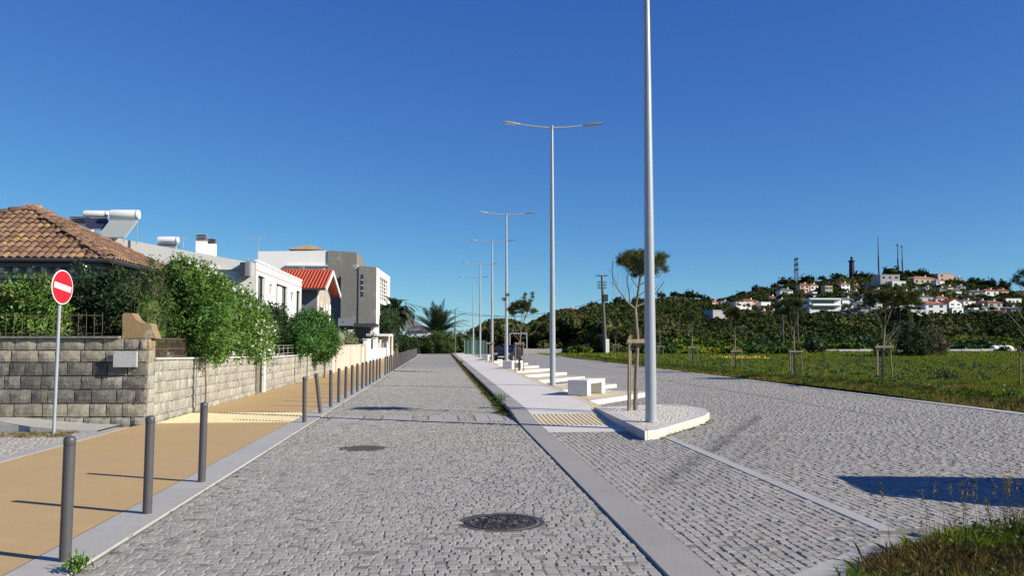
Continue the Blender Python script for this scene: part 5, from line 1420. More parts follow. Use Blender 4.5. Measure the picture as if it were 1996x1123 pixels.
def stake_frame(loc, label, rz=0, h=1.55, w=.55, tall=False, tilt=0):
    t = empty('tree_stake_frame', loc, rz, label, 'tree stakes', 'wooden stake frames round the young trees')
    P3 = [(-w / 2, -w * .28), (w / 2, -w * .28), (0, w * .55)]
    for x, y in P3:
        mb = MB(); mb.tube([(x * 1.12, y * 1.12, -.05), (x, y, h * .5), (x * .96, y * .96, h + random.uniform(-.03, .05))], [.030, .028, .026], 8); mb.build('stake', M['wood'], t, smooth=50)
    for a, b, zz in ((0, 1, h - .10), (1, 2, h - .16), (2, 0, h - .13)):
        (xa, ya), (xb, yb) = P3[a], P3[b]; d = Vector((xb - xa, yb - ya, 0)); o = Vector((d.y, -d.x, 0)).normalized() * .045
        mb = MB(); mb.bar(Vector((xa, ya, zz)) - d * .12 + o, Vector((xb, yb, zz)) + d * .12 + o, .025, .085); mb.build('crossbar', M['wood'], t)
    mb = MB(); mb.bar((-w * .3, -.05, h - .25), (w * .3, .05, h - .25), .01, .05); mb.build('rubber_tie', M['frame_dark'], t)
    return t
GT = 'young staked pines of the esplanade'
# tree 1 on the island, placed in its real shape
b = at(1239, 800, .15)
stake_frame((b.x, b.y, .15), 'large wooden stake frame round the pine on the kerb island', R(14), 1.62, .44)
t = empty('young_pine', (0, 0, 0), 0, 'windblown young pine on the kerb island with flat dark crown and bare branches', 'tree', GT)
q = lambda px, py, dy=0: atY(px, py, b.y + dy)
mb = MB(); tr = [Vector((b.x, b.y + .05, .15)), q(1240, 730), q(1243, 665), q(1241, 640), q(1238, 600)]
mb.tube(tr, [.05, .046, .042, .038, .036], 8); mb.build('trunk', M['bark_pale'], t, smooth=50)
def limb(pts, r0, r1, parent=t, m='bark', n=6):
    mb = MB(); mb.tube(pts, [r0 + (r1 - r0) * i / (len(pts) - 1) for i in range(len(pts))], n); return mb.build('branch', M[m], parent, smooth=50)
limb([q(1238, 602), q(1243, 575), q(1246, 555), q(1249, 530)], .032, .02)
limb([q(1249, 540), q(1258, 528, .1), q(1275, 520, .15)], .018, .01)
limb([q(1248, 538), q(1238, 530, -.1), q(1225, 515, -.1), q(1215, 505)], .016, .008)
limb([q(1246, 556), q(1262, 548, .1), q(1285, 538, .2), q(1296, 525, .2)], .016, .006)
limb([q(1238, 602), q(1222, 588, -.1), q(1213, 575, -.1), q(1196, 552, -.1), q(1193, 530), q(1195, 508)], .022, .006, m='bark_pale')
limb([q(1213, 577, -.1), q(1203, 560), q(1199, 548)], .008, .004)
limb([q(1228, 594), q(1226, 570, .1), q(1222, 545, .1), q(1225, 528)], .014, .006)
limb([q(1243, 560), q(1232, 545), q(1228, 532)], .010, .005)
limb([q(1240, 598), q(1262, 588, .15), q(1280, 570, .15), q(1295, 548)], .020, .006)
limb([q(1262, 588, .15), q(1272, 575), q(1282, 555)], .010, .004)
limb([q(1244, 578), q(1256, 568), q(1268, 552), q(1272, 540)], .012, .005)
limb([q(1243, 668), q(1236, 650), q(1228, 640)], .012, .004)
mb = MB()
for _ in range(70):
    px = random.choice((1195, 1199, 1213, 1222, 1226, 1280, 1290, 1268, 1232)) + random.uniform(-7, 7); py = random.uniform(515, 585)
    a_ = q(px, py, random.uniform(-.1, .1)); mb.tube([a_, a_ + Vector((random.uniform(-.08, .08), random.uniform(-.08, .08), random.uniform(.05, .22)))], [.003, .0015], 3, cap=False)
o = mb.build('twigs', M['bark'], t); o['kind'] = 'stuff'
tf = []
for px, py, r in [(1218, 503, .15), (1228, 500, .16), (1236, 508, .17), (1248, 503, .16), (1244, 520, .17), (1258, 508, .17), (1262, 522, .16), (1272, 512, .16), (1282, 510, .15), (1292, 508, .13), (1233, 522, .15),
                  (1250, 532, .15), (1240, 535, .12), (1290, 520, .12), (1212, 512, .11), (1225, 494, .11), (1252, 494, .11), (1275, 528, .12), (1297, 502, .09), (1222, 512, .13), (1295, 527, .09), (1266, 500, .11), (1210, 506, .10), (1241, 496, .12), (1262, 496, .12), (1286, 501, .12), (1256, 518, .15), (1228, 514, .14)]:
    for _ in range(3):
        p = q(px + random.uniform(-4, 4), py + random.uniform(-4, 4), random.uniform(-.32, .32)); tf.append((p.x, p.y, p.z, r))
needle_crown('crown', tf, 210, .11, .010, M['needle'], t)
def staked_pine(base, top_z, lean, label, slabel, scale=1.0, crown_w=.7, seedv=0, frame=True, fh=1.5, bare=3, needles=110, m='needle', rz=0.0, crown_off=(0, 0), fw=.5):
    random.seed(seedv); x, y, z = base
    if frame: stake_frame((x, y, z), slabel, rz, fh, fw)
    t = empty('young_pine', (x, y, z), 0, label, 'tree', GT)
    H = top_z - z; cx, cy = crown_off; f = .55 * H
    mb = MB(); mb.tube([(0, 0, 0), (lean * .2, 0, H * .25), (lean * .5, .02, H * .42), (lean * .7, 0, f)], [.05, .045, .04, .035], 7); mb.build('trunk', M['bark_pale'], t, smooth=50)
    tips = []; mb = MB()
    for i in range(4):
        a = i * 1.7 + seedv; branch(mb, (lean * .7, 0, f - .03 * i), (math.cos(a) * .5 + cx * .8, math.sin(a) * .5, 1.0), H * .34, .022, 1, tips, .3, 4, .6, 3)
    mb.build('limbs', M['bark'], t)
    mb = MB()
    for i in range(bare):
        a = i * 2.3 + seedv + 1; branch(mb, (lean * .6, 0, H * random.uniform(.38, .5)), (math.cos(a), math.sin(a) * .6, .55), H * .26, .014, 1, [], .2, 4, .5, 2)
    if bare: mb.build('bare_branches', M['bark_pale'], t)
    tf = []
    for _ in range(int(60 * crown_w)):
        a = random.random() * 6.28; rr = crown_w * math.sqrt(random.random())
        tf.append((lean + cx + rr * math.cos(a), rr * math.sin(a) * .7 + cy, H * (.83 + .15 * random.random()) - .25 * rr, random.uniform(.13, .2)))
    for p in tips:
        if p.z > H * .62: tf.append((p.x, p.y, p.z, .14))
    needle_crown('crown', tf, int(needles * 1.5), .15, .022, M[m], t)
    return t
b = at(1012, 723, .12)
staked_pine((b.x, b.y, .12), atY(1020, 583, b.y).z, .12, 'staked young pine beside the third lamp post, before the dark car', 'stake frame beside the third lamp post', crown_w=.75, seedv=3, fh=1.55, bare=3, crown_off=(.1, 0), fw=.42)
b = at(955, 707, .12)
stake_frame((b.x, b.y, .12), 'bare stake frame next to the fourth lamp post', 0, 1.55, .5)
# row in the field on the far side of the square
ROW = [((1720, 741), 552, .25, 1.15, 'staked pine with a shaggy leaning crown, in the field before the dark thicket', 'stake frame of the shaggy leaning pine in the field', 11, 1.5, 5, (.35, 0)),
       ((1549, 727), 578, 0.0, .9, 'staked pine with wide thin crown between two tall poles in the field', 'stake frame between the two tall poles in the field', 5, 1.3, 3, (0, 0)),
       ((1434, 716), 598, .0, .6, 'small slender staked pine, second beyond the tall-poled one', 'stake frame of the slender pine in the field', 8, 1.15, 2, (0, 0)),
       ((1350, 707), 604, .0, .5, 'slim pale staked sapling in the field, just right of the white lamp post'.replace('right of', 'past'), 'stake frame of the slim pale sapling', 2, 1.1, 2, (0, 0)),
       ((1286, 695), 622, .1, .5, 'tiny far sapling glimpsed just past the nearest lamp post', 'stake frame seen just past the nearest lamp post', 4, 1.1, 1, (0, 0)),
       ((1200, 690), 640, .0, .35, 'tiny far sapling by the white board of the pylon', 'far stake frame between pylon and island tree', 6, 1.1, 1, (0, 0)),
       ((1142, 689), 645, .0, .3, 'farthest tiny sapling at the bend of the square', 'farthest stake frame at the bend of the square', 9, 1.1, 1, (0, 0))]
for (px, py), pt_, lean, cw, l1, l2, sd, fh, br, co in ROW:
    g_ = at(px, py, .05); zt_ = atY(px, pt_, g_.y).z
    far = g_.y > 60
    staked_pine((g_.x, g_.y, field_z(g_.x, g_.y) if g_.x > XK else 0), zt_, lean, l1, l2, crown_w=cw * (1.0 if not far else 1.3), seedv=sd, fh=fh * (1 if not far else 1.15), bare=br, needles=120 if not far else 70, m='needle', crown_off=co, fw=.62 if not far else .7)
random.seed(21)
for px, l in ((1528, 'tall thin pole nearer the slender pines'), (1557, 'tall thin pole nearer the shaggy pine')):
    g_ = atY(px, 667, 150); zt_ = atY(px - 2, 600, g_.y).z
    t = empty('tall_pole', (g_.x, g_.y, 0), 0, l, 'pole'); mb = MB(); mb.tube([(0, 0, -.5), (-.2, 0, zt_)], [.14, .10], 8); mb.build('shaft', M['pole_conc'], t)
# tree at the right-hand edge with its stakes
g_ = at(1991, 758, .05)
t = empty('edge_pine', (g_.x, g_.y, 0), 0, 'pine with bare whitish branches cut by the edge of the picture', 'tree', GT)
q = lambda px, py, dy=0: atY(px, py, g_.y + dy) - Vector((g_.x, g_.y, 0))
mb = MB(); mb.tube([(0.35, 0, 0), q(2010, 690), q(2016, 640), q(2014, 590)], [.07, .06, .05, .04], 8); mb.build('trunk', M['bark'], t)
mb = MB()
for pts in ([(2015, 660), (1990, 640), (1968, 615), (1955, 600)], [(2014, 640), (1992, 618), (1975, 590)], [(2016, 675), (1995, 655), (1985, 640)], [(2014, 600), (1996, 575), (1985, 550)]):
    mb.tube([q(*p_, random.uniform(-.2, .2)) for p_ in pts], [.02, .016, .012, .005][:len(pts)], 5)
mb.build('bare_branches', M['bark_pale'], t)
tf = [(*q(px, py, random.uniform(-.3, .3)), .16) for px, py in ((1985, 540), (1992, 532), (2000, 540), (1978, 548), (1996, 555), (2008, 530), (2015, 545), (1988, 552), (2020, 560), (2005, 560))]
needle_crown('crown', tf, 240, .15, .014, M['needle_dark'], t)
stake_frame((g_.x + .38, g_.y, .02), 'stake frame cut by the edge of the picture', R(20), 1.5, .7)

# ================================================================ THINGS AT THE FAR END
def car(loc, rz, paint, label, name='parked_car', antenna_=False, L=4.05, W=1.70, H=1.46):
    """x forward, origin at ground centre"""
    t = empty(name, loc, rz, label, 'car'); h = W / 2
    # lower body, lofted from sections (x, z low, z high, half width)
    S_ = [(-L / 2, .42, .80, .70), (-L / 2 + .08, .26, .90, .90), (-1.55, .20, .96, .98), (-.9, .18, .93, 1.0), (.3, .18, .92, 1.0), (1.0, .18, .90, 1.0), (1.55, .20, .80, .97), (L / 2 - .10, .24, .70, .86), (L / 2, .32, .62, .66)]
    V = []; F = []
    for x, zl, zh, wf in S_:
        w = h * wf
        for yy, zz in ((-w * .92, zl), (-w, zl + .16), (-w, zh - .14), (-w * .93, zh), (w * .93, zh), (w, zh - .14), (w, zl + .16), (w * .92, zl)): V.append((x, yy, zz))
    n = 8
    for i in range(len(S_) - 1):
        for k in range(n): F.append((i * n + k, i * n + (k + 1) % n, (i + 1) * n + (k + 1) % n, (i + 1) * n + k))
    F += [tuple(range(n)), tuple(range((len(S_) - 1) * n, len(S_) * n))]
    mb = MB(); mb.add(V, F); mb.build('body', paint, t, smooth=38, bevel=.02)
    # greenhouse: glass volume, roof on top, pillars
    G = [(-L / 2 + .22, .92, h * .84), (-1.35, H - .06, h * .70), (-.2, H - .02, h * .72), (.35, H - .05, h * .70), (1.15, .90, h * .84)]
    V = []; F = []
    for x, z, w in G: V += [(x, -h * .90 if z < 1 else -w, .90 if z < 1 else z), (x, h * .90 if z < 1 else w, .90 if z < 1 else z)]
    lows = [(x, s * h * .90, .90) for x, z, w in G for s in (-1, 1)]
    b = len(V); V += lows
    for i in range(4):
        F.append((2 * i, 2 * i + 1, 2 * i + 3, 2 * i + 2)); F.append((2 * i, 2 * i + 2, b + 2 * i + 2, b + 2 * i)); F.append((2 * i + 1, b + 2 * i + 1, b + 2 * i + 3, 2 * i + 3))
    mb = MB(); mb.add(V, F); mb.build('window_glass', M['glass'], t)
    mb = MB(); Rf = [(-1.42, H - .055, h * .72), (-1.3, H - .02, h * .74), (-.2, H + .02, h * .75), (.38, H - .02, h * .73), (.45, H - .06, h * .71)]
    V = []; F = []
    for x, z, w in Rf: V += [(x, -w, z - .03), (x, -w * .85, z + .02), (x, w * .85, z + .02), (x, w, z - .03)]
    for i in range(4):
        for k in range(3): F.append((4 * i + k, 4 * i + k + 1, 4 * i + 5 + k, 4 * i + 4 + k))
    mb.add(V, F); mb.build('roof', paint, t, smooth=60)
    for s in (-1, 1):
        for a, b_, w_ in (((-L / 2 + .2, s * h * .91, .90), (-1.42, s * h * .73, H - .05), .09), ((-.35, s * h * .915, .90), (-.32, s * h * .74, H - .02), .07), ((.40, s * h * .73, H - .04), (1.18, s * h * .905, .90), .06)):
            mb = MB(); mb.bar(a, b_, w_, .03); mb.build('pillar', paint, t)
        for x in (-1.25, 1.28):
            wl = empty('wheel', (x, s * (h - .10), .30)); wl.parent = t
            mb = MB(); mb.xf = Matrix.Rotation(R(90), 4, 'X'); mb.lathe([(.20, -.10), (.295, -.095), (.30, -.05), (.30, .05), (.295, .095), (.20, .10)], n=22); mb.build('tyre', M['tyre'], wl, smooth=50)
            mb = MB(); mb.xf = Matrix.Translation((0, s * .07, 0)) @ Matrix.Rotation(R(90), 4, 'X'); mb.lathe([(.19, -.04), (.195, 0), (.19, .035), (.06, .02)], n=18); mb.build('rim', M['rim'], wl, smooth=40)
        mb = MB(); mb.obox((L / 2 - .06, s * h * .60, .66), .07, .16, .07); mb.build('headlight', M['lamp_glass'], t)
        mb = MB(); mb.obox((-L / 2 + .05, s * h * .66, .78), .05, .12, .10); mb.build('tail_light', M['lampred'], t)
        mb = MB(); mb.obox((.78, s * (h + .08), .98), .05, .09, .06); mb.build('mirror', paint, t)
        mb = MB(); mb.bar((-.1, s * (h + .005), .75), (.12, s * (h + .005), .75), .02, .02); mb.build('door_handle', paint, t)
    mb = MB(); mb.obox((L / 2 - .005, 0, .42), .02, .26, .055); mb.build('number_plate', M['sign_white'], t)
    mb = MB(); mb.obox((L / 2 - .03, 0, .55), .03, .35, .05); mb.build('grille', M['frame_dark'], t)
    if antenna_:
        mb = MB(); mb.tube([(-1.2, 0, H), (-1.75, 0, H + .42)], .006, 5); mb.build('aerial', M['frame_dark'], t)
    return t
g_ = at(986, 704, 0)
car((g_.x + .12, 72.5, 0), R(-112), M['car_blue'], 'dark blue-grey hatchback parked behind the third lamp post', H=1.36)
# the car parked outside the picture that throws the long dark shadow on the square
car((9.15, 7.9, 0), R(-9), M['car_dark'], 'dark car parked beyond the edge, casting the long shadow on the cobbles', antenna_=True, H=1.78)

def post_wire(label, px, py0, py1, Y, r0, r1, arms, m='pole_conc', cat='utility pole', lean=0):
    a = atY(px, py1, Y); b = atY(px + lean, py0, Y)
    t = empty('utility_pole', (a.x, Y, 0), 0, label, cat)
    mb = MB(); mb.tube([(0, 0, 0), (b.x - a.x, 0, b.z)], [r0, r1], 8); mb.build('pole', M[m], t)
    for dz, w in arms:
        mb = MB(); mb.bar((b.x - a.x - w, 0, b.z - dz), (b.x - a.x + w, 0, b.z - dz), .10, .10); mb.build('crossarm', M['frame_dark'], t)
        for s in (-1, -.55, .55, 1):
            mb = MB(); mb.lathe([(.05, 0), (.07, .06), (.04, .16)], (b.x - a.x + s * w, 0, b.z - dz + .05), 6); mb.build('insulator', M['frame_dark'], t)
    return t, Vector((b.x, Y, b.z))
tw, wt = post_wire('tall lattice-armed pylon pole in the scrub behind the square', 1180, 536, 690, 118, .34, .14, [(.15, .75), (1.1, .6), (1.5, .6), (1.9, .6)], lean=-7)
mb = MB(); a = atY(1177, 581, 118); mb.box(a.x - tw.location.x - .1, a.x - tw.location.x + .55, -.3, .3, a.z - .5, a.z + .5); mb.build('transformer', M['frame_dark'], tw)
a = atY(1181, 690, 116); b = atY(1187.5, 661, 116)
bd = empty('white_board', (a.x, 116, 0), 0, 'upright white board leaning at the foot of the pylon pole', 'board'); mb = MB(); mb.box(0, b.x - a.x, 0, .05, .05, b.z); mb.build('panel', M['white'], bd)
_, w1 = post_wire('slim dark pole rising behind the arching palm', 791, 588, 690, 112, .09, .06, [])
_, w2_ = post_wire('thin pale pole with wire at the end of the lane', 887, 602, 691, 116, .10, .06, [], m='pole_conc')
def wire(label, p, q, sag, r=.018):
    pts = [p.lerp(q, i / 16) - Vector((0, 0, sag * 4 * (i / 16) * (1 - i / 16))) for i in range(17)]
    t = empty('overhead_wire', (0, 0, 0), 0, label, 'wire'); mb = MB(); mb.tube(pts, r, 4); mb.build('cable', M['wire'], t)
wire('long overhead wire from the palm pole across to the pylon', w1 - Vector((0, 0, .2)), wt - Vector((-.2, 0, 3.4)), 2.1, .028)
wire('lower thin overhead wire from the lane-end pole towards the pylon', w2_ - Vector((0, 0, .3)), wt - Vector((-.2, 0, 5.0)), .9, .02)
# frame, green screen, low wall
a, b = atY(994, 697, 88), atY(1027, 651, 88)
t = empty('metal_frame', (0, 0, 0), 0, 'empty rectangular metal frame standing behind the dark car', 'frame')
for x in (a.x, b.x):
    mb = MB(); mb.box(x - .05, x + .05, 88, 88.1, 0, b.z); mb.build('upright', M['galv'], t)
mb = MB(); mb.box(a.x - .05, b.x + .05, 87.99, 88.11, b.z, b.z + .1); mb.build('top_bar', M['galv'], t)
a, b = atY(905, 692, 108), atY(949, 664, 108)
t = empty('green_screen_fence', (0, 0, 0), 0, 'dark green screen fence behind the far lamp posts', 'fence')
k = 6
for i in range(k):
    x0 = a.x + (b.x - a.x) * i / k; x1 = a.x + (b.x - a.x) * (i + 1) / k; mb = MB(); mb.box(x0 + .03, x1 - .03, 108, 108.03, .1, b.z); mb.build('panel', M['green_tarp'], t)
    mb = MB(); mb.tube([(x0, 108, 0), (x0, 108, b.z + .05)], .03, 6); mb.build('post', M['gutter'], t)
a, b = atY(1016, 690, 120.5), atY(1098, 680, 120.5)
t = empty('low_wall', (0, 0, 0), 0, 'low weathered concrete wall closing the far side of the square', 'wall')
for i in range(5):
    x0 = a.x + (b.x - a.x) * i / 5; x1 = a.x + (b.x - a.x) * (i + 1) / 5; mb = MB(); mb.box(x0 + .01, x1 - .01, 120.5, 120.8, 0, b.z + random.uniform(-.03, .03)); mb.build('wall_block', M['mid_grey'], t)
g_ = at(1932, 684, 0)
t = empty('white_covered_mound', (0, 0, 0), 0, 'low white domed covers lying by the field path', 'covered pile')
for dx, w in ((-1.35, .85), (-.15, .95), (1.2, 1.05)):
    mb = MB(); V = []; F = []; X, Y = g_.x + dx, g_.y - 3
    for i in range(7):
        for j in range(9):
            a_ = math.pi * i / 6; u = -1 + 2 * j / 8; r = math.sqrt(max(0, 1 - u * u)) ** .5
            V.append((X + w * u * .98, Y - math.cos(a_) * .9 * r, .0 + math.sin(a_) * 1.05 * r))
    for i in range(6):
        for j in range(8): F.append((i * 9 + j, i * 9 + j + 1, (i + 1) * 9 + j + 1, (i + 1) * 9 + j))
    mb.add(V, F); mb.build('cover', M['bale'], t, smooth=80)
g0, g1 = at(1590, 687, 0), at(2060, 685.5, 0)
t = empty('low_field_wall', (0, 0, 0), 0, 'long low pale wall line across the back of the field', 'wall')
for i in range(12):
    A_ = g0.lerp(g1, i / 12); B_ = g0.lerp(g1, (i + 1) / 12); mb = MB(); mb.bar((A_.x + .05, A_.y, .26), (B_.x - .1, B_.y, .26), .3, .34 + .06 * (i % 3)); mb.build('wall_block', M['mid_grey'], t)
# ================================================================ HILL: HOUSES
HOUSES = [  # px0 px1 top base storeys-colour roof label
 (1434, 1468, 590, 607, 'white', 'flat', 'white house low on the hill, below the reddish roofs', 2),
 (1449, 1482, 583, 598, 'pink', 'tile_hill', 'broad reddish-roofed house on the left shoulder of the hill'.replace('left ', 'lower '), 2),
 (1484, 1505, 590, 600, 'white', 'flat', 'small white flat-roofed house beside the reddish roofs', 1),
 (1389, 1402, 586, 597, 'pink', 'tile_hill', 'tiny red-roofed house farthest down the ridge', 1),
 (1405, 1424, 586, 594, 'mid_grey', 'roof_grey', 'small grey house on the ridge beside the tiny red roof', 1),
 (1388, 1424, 606, 624, 'mid_grey', 'flat', 'grey terraced buildings half hidden in trees low on the slope', 2),
 (1523, 1548, 562, 576, 'white', 'roof_grey', 'white house with grey roof below the lattice tower', 1),
 (1561, 1581, 552, 569, 'pink', 'tile_hill', 'pink house with red roof beside the lattice tower', 2),
 (1581, 1599, 553, 566, 'white', 'tile_hill', 'white red-roofed house adjoining the pink one', 1),
 (1610, 1626, 558, 574, 'beige', 'flat', 'beige cube house on the hillside', 2),
 (1641, 1661, 551, 566, 'white', 'tile_hill', 'white house with low red roof just under the lighthouse', 2),
 (1579, 1642, 583, 607, 'white', 'long', 'long white two-storey block with dark window bands on the hillside', 2),
 (1643, 1667, 580, 596, 'white', 'roof_grey', 'white stepped house beside the long window-banded block', 2),
 (1671, 1688, 586, 599, 'white2', 'roof_grey', 'dull white house at the end of the window-banded row', 1),
 (1541, 1588, 596, 612, 'white', 'flat', 'low white building in the trees before the banded block', 1),
 (1563, 1582, 571, 577, 'rust_wall', 'tile_hill', 'brown outbuilding below the pink house', 1),
 (1700, 1722, 582, 602, 'white2', 'roof_grey', 'pale house behind the shaggy pine crown', 2),
 (1719, 1758, 536, 556, 'mid_grey', 'flat', 'grey block on the hilltop beneath the masts', 2),
 (1742, 1770, 549, 560, 'white', 'flat', 'bright white low house under the grey hilltop block', 1),
 (1781, 1833, 538, 554, 'beige', 'tile_orange', 'large pyramid-roofed orange house on the hilltop', 1),
 (1828, 1846, 544, 555, 'white', 'tile_orange', 'white wing with orange roof beside the pyramid-roofed house', 1),
 (1832, 1864, 534, 548, 'pink', 'flat', 'pinkish modern house on the top of the hill', 2),
 (1866, 1884, 536, 548, 'mid_grey', 'roof_grey', 'dark-roofed house at the end of the hilltop row', 1),
 (1884, 1900, 545, 552, 'beige', 'flat', 'low beige terrace wall house at the hilltop end', 1),
 (1922, 1951, 563, 577, 'white', 'tile_hill', 'white house with red roof on the far slope', 1),
 (1948, 1970, 563, 574, 'pink', 'tile_hill', 'wide red roof on the far slope', 1),
 (1893, 1924, 565, 577, 'mid_grey', 'roof_grey', 'grey-roofed house on the far slope next to the red one', 1),
 (1785, 1826, 574, 590, 'mid_grey', 'roof_grey', 'large grey roof in the middle of the village', 1),
 (1828, 1851, 577, 591, 'white', 'tile_hill', 'small white house with bright red roof above the arched one', 1),
 (1806, 1848, 587, 612, 'white', 'tile_hill', 'white house with red hipped roof and a row of square windows', 2),
 (1850, 1880, 586, 604, 'white', 'gable', 'white gable-fronted house in the village', 2),
 (1856, 1882, 602, 613, 'white', 'flat', 'white garage block below the gable-fronted house', 1),
 (1775, 1811, 605, 616, 'white', 'flat', 'long low white wall building at the foot of the village', 1),
 (1878, 1908, 584, 594, 'white', 'roof_grey', 'white bungalow past the gable-fronted house', 1),
 (1927, 1958, 586, 600, 'mid_grey', 'tile_hill', 'grey house with small red roof at the village edge', 1),
 (1962, 1996, 583, 592, 'white', 'flat', 'row of small white houses by the edge of the picture', 1),
 (1960, 1995, 598, 610, 'frame_grey', 'roof_grey', 'blue-grey shed roof at the edge of the picture', 1),
 (1104, 1127, 598, 607, 'pink', 'tile_hill', 'lone pale house on the low end of the ridge', 1),
]
HB = []
def hill_house(px0, px1, py0, py1, m, roof, label, st):
    pc = (px0 + px1) / 2; D = hill_hit(pc, py1); x, y = world_of(pc, D); w = (px1 - px0) * D / FPX; z0 = hill_z(pc, D)
    h = (py1 - py0) * D / FPX; rf = h * (.30 if st == 1 else .24) if roof not in ('flat', 'long') else 0; hw = h - rf
    HB.append((px0, px1, py0, py1, D)); dpt = min(w, 9) * .9
    t = empty('hill_house', (x, y, z0), -math.atan2(x, y) * .4 + .28 + random.uniform(-.15, .15), label, 'house', 'houses on the far hillside')
    mb = MB(); mb.box(-w / 2, w / 2, 0, dpt, -3, hw); mb.build('wall', M[m], t)
    e = .35; a, b = -w / 2 - e, w / 2 + e
    if roof in ('flat', 'long'):
        mb = MB(); mb.box(-w / 2 - .12, w / 2 + .12, -.12, dpt + .12, hw, hw + .22); mb.build('roof', M[m], t)
    elif roof == 'gable':
        mb = MB(); mb.add([(-w / 2, 0, hw), (w / 2, 0, hw), (0, 0, hw + rf * 1.6)], [(0, 1, 2)]); mb.build('gable_wall', M[m], t)
        mb = MB(); V = [(a, -.3, hw - .1), (0, -.3, hw + rf * 1.7), (b, -.3, hw - .1), (a, dpt, hw - .1), (0, dpt, hw + rf * 1.7), (b, dpt, hw - .1)]
        mb.add(V + [(v[0], v[1], v[2] + .25) for v in V], [(6, 7, 10, 9), (7, 8, 11, 10), (0, 1, 7, 6), (1, 2, 8, 7), (0, 3, 4, 1), (1, 4, 5, 2)]); mb.build('roof', M['tile_hill'], t)
    else:
        mb = MB(); r_ = min(w * .32, dpt * .5)
        V = [(a, -e, hw), (b, -e, hw), (b, dpt + e, hw), (a, dpt + e, hw), (a + r_ + e, dpt / 2, hw + rf), (b - r_ - e, dpt / 2, hw + rf)]
        mb.add(V, [(0, 1, 5, 4), (1, 2, 5), (2, 3, 4, 5), (3, 0, 4), (3, 2, 1, 0)]); mb.build('roof', M[roof], t)
        mb = MB(); mb.box(w * .2, w * .2 + .6, dpt * .4, dpt * .4 + .6, hw, hw + rf + .6); mb.build('chimney', M['white2'], t)
    fh = hw / st
    for s in range(st):
        n = max(2, int(w / 3.4))
        zc = fh * (s + .5)
        if roof == 'long':
            mb = MB(); mb.box(-w / 2 + .6, w / 2 - w * .22, -.06, .0 - .002, zc - fh * .26, zc + fh * .26); mb.build('window_band', M['glass'], t)
            mb = MB(); mb.box(-w / 2, w / 2, -1.0, -.065, fh * (s + 1) - .25, fh * (s + 1) - .02); mb.build('balcony', M['white'], t); continue
        for i in range(n):
            xx = -w / 2 + w * (i + .5) / n
            if (i + s + int(px0)) % 5 == 4: continue
            mb = MB(); ww = .55 if i % 2 else .7; mb.box(xx - ww, xx + ww, -.05, -.003, zc - fh * .22, zc + fh * .2); mb.build('window', M['glass'], t)
random.seed(5)
for H_ in HOUSES: hill_house(*H_)
random.seed(77)
k_ = 0
while k_ < 40:
    px = random.uniform(1395, 1985); lo = lerp_tab(RIDGE, px); py = random.uniform(lo + 14, 612); w_ = random.uniform(9, 20); h_ = random.uniform(6, 10)
    if any(px + w_ > a - 3 and px < b + 3 and py > c_ - 3 and py - h_ < d_ + 3 for a, b, c_, d_, _ in HB): continue
    hill_house(px, px + w_, py - h_, py, random.choice(('white', 'white', 'white2', 'beige', 'mid_grey')), random.choice(('tile_hill', 'roof_grey', 'flat', 'tile_hill')), 'tiny pale house among the trees of the hillside village', 1); k_ += 1
# lighthouse, lattice tower, masts
D = ridge_depth(1664) * .98; x, y = world_of(1664, D); k = D / FPX; z0 = hill_z(1664, D)
t = empty('lighthouse', (x, y, z0), 0, 'dark stone lighthouse tower on the hilltop', 'lighthouse'); zt_ = atY(1664, 500, y).z - z0; r = 5.0 * k
mb = MB(); mb.lathe([(r * 1.12, -3), (r * 1.1, zt_ * .3), (r * .92, zt_ * .78)], n=10); mb.build('tower', M['lighthouse'], t)
mb = MB(); mb.lathe([(r * 1.25, zt_ * .78), (r * 1.28, zt_ * .83)], n=14); mb.build('gallery', M['lighthouse'], t)
mb = MB(); mb.lathe([(r * .5, zt_ * .83), (r * .5, zt_ * .93)], n=12); mb.build('lantern', M['glass'], t)
mb = MB(); mb.lathe([(r * .58, zt_ * .93), (r * .4, zt_ * .97), (.1, zt_ * 1.01)], n=12); mb.build('cupola', M['lighthouse'], t)
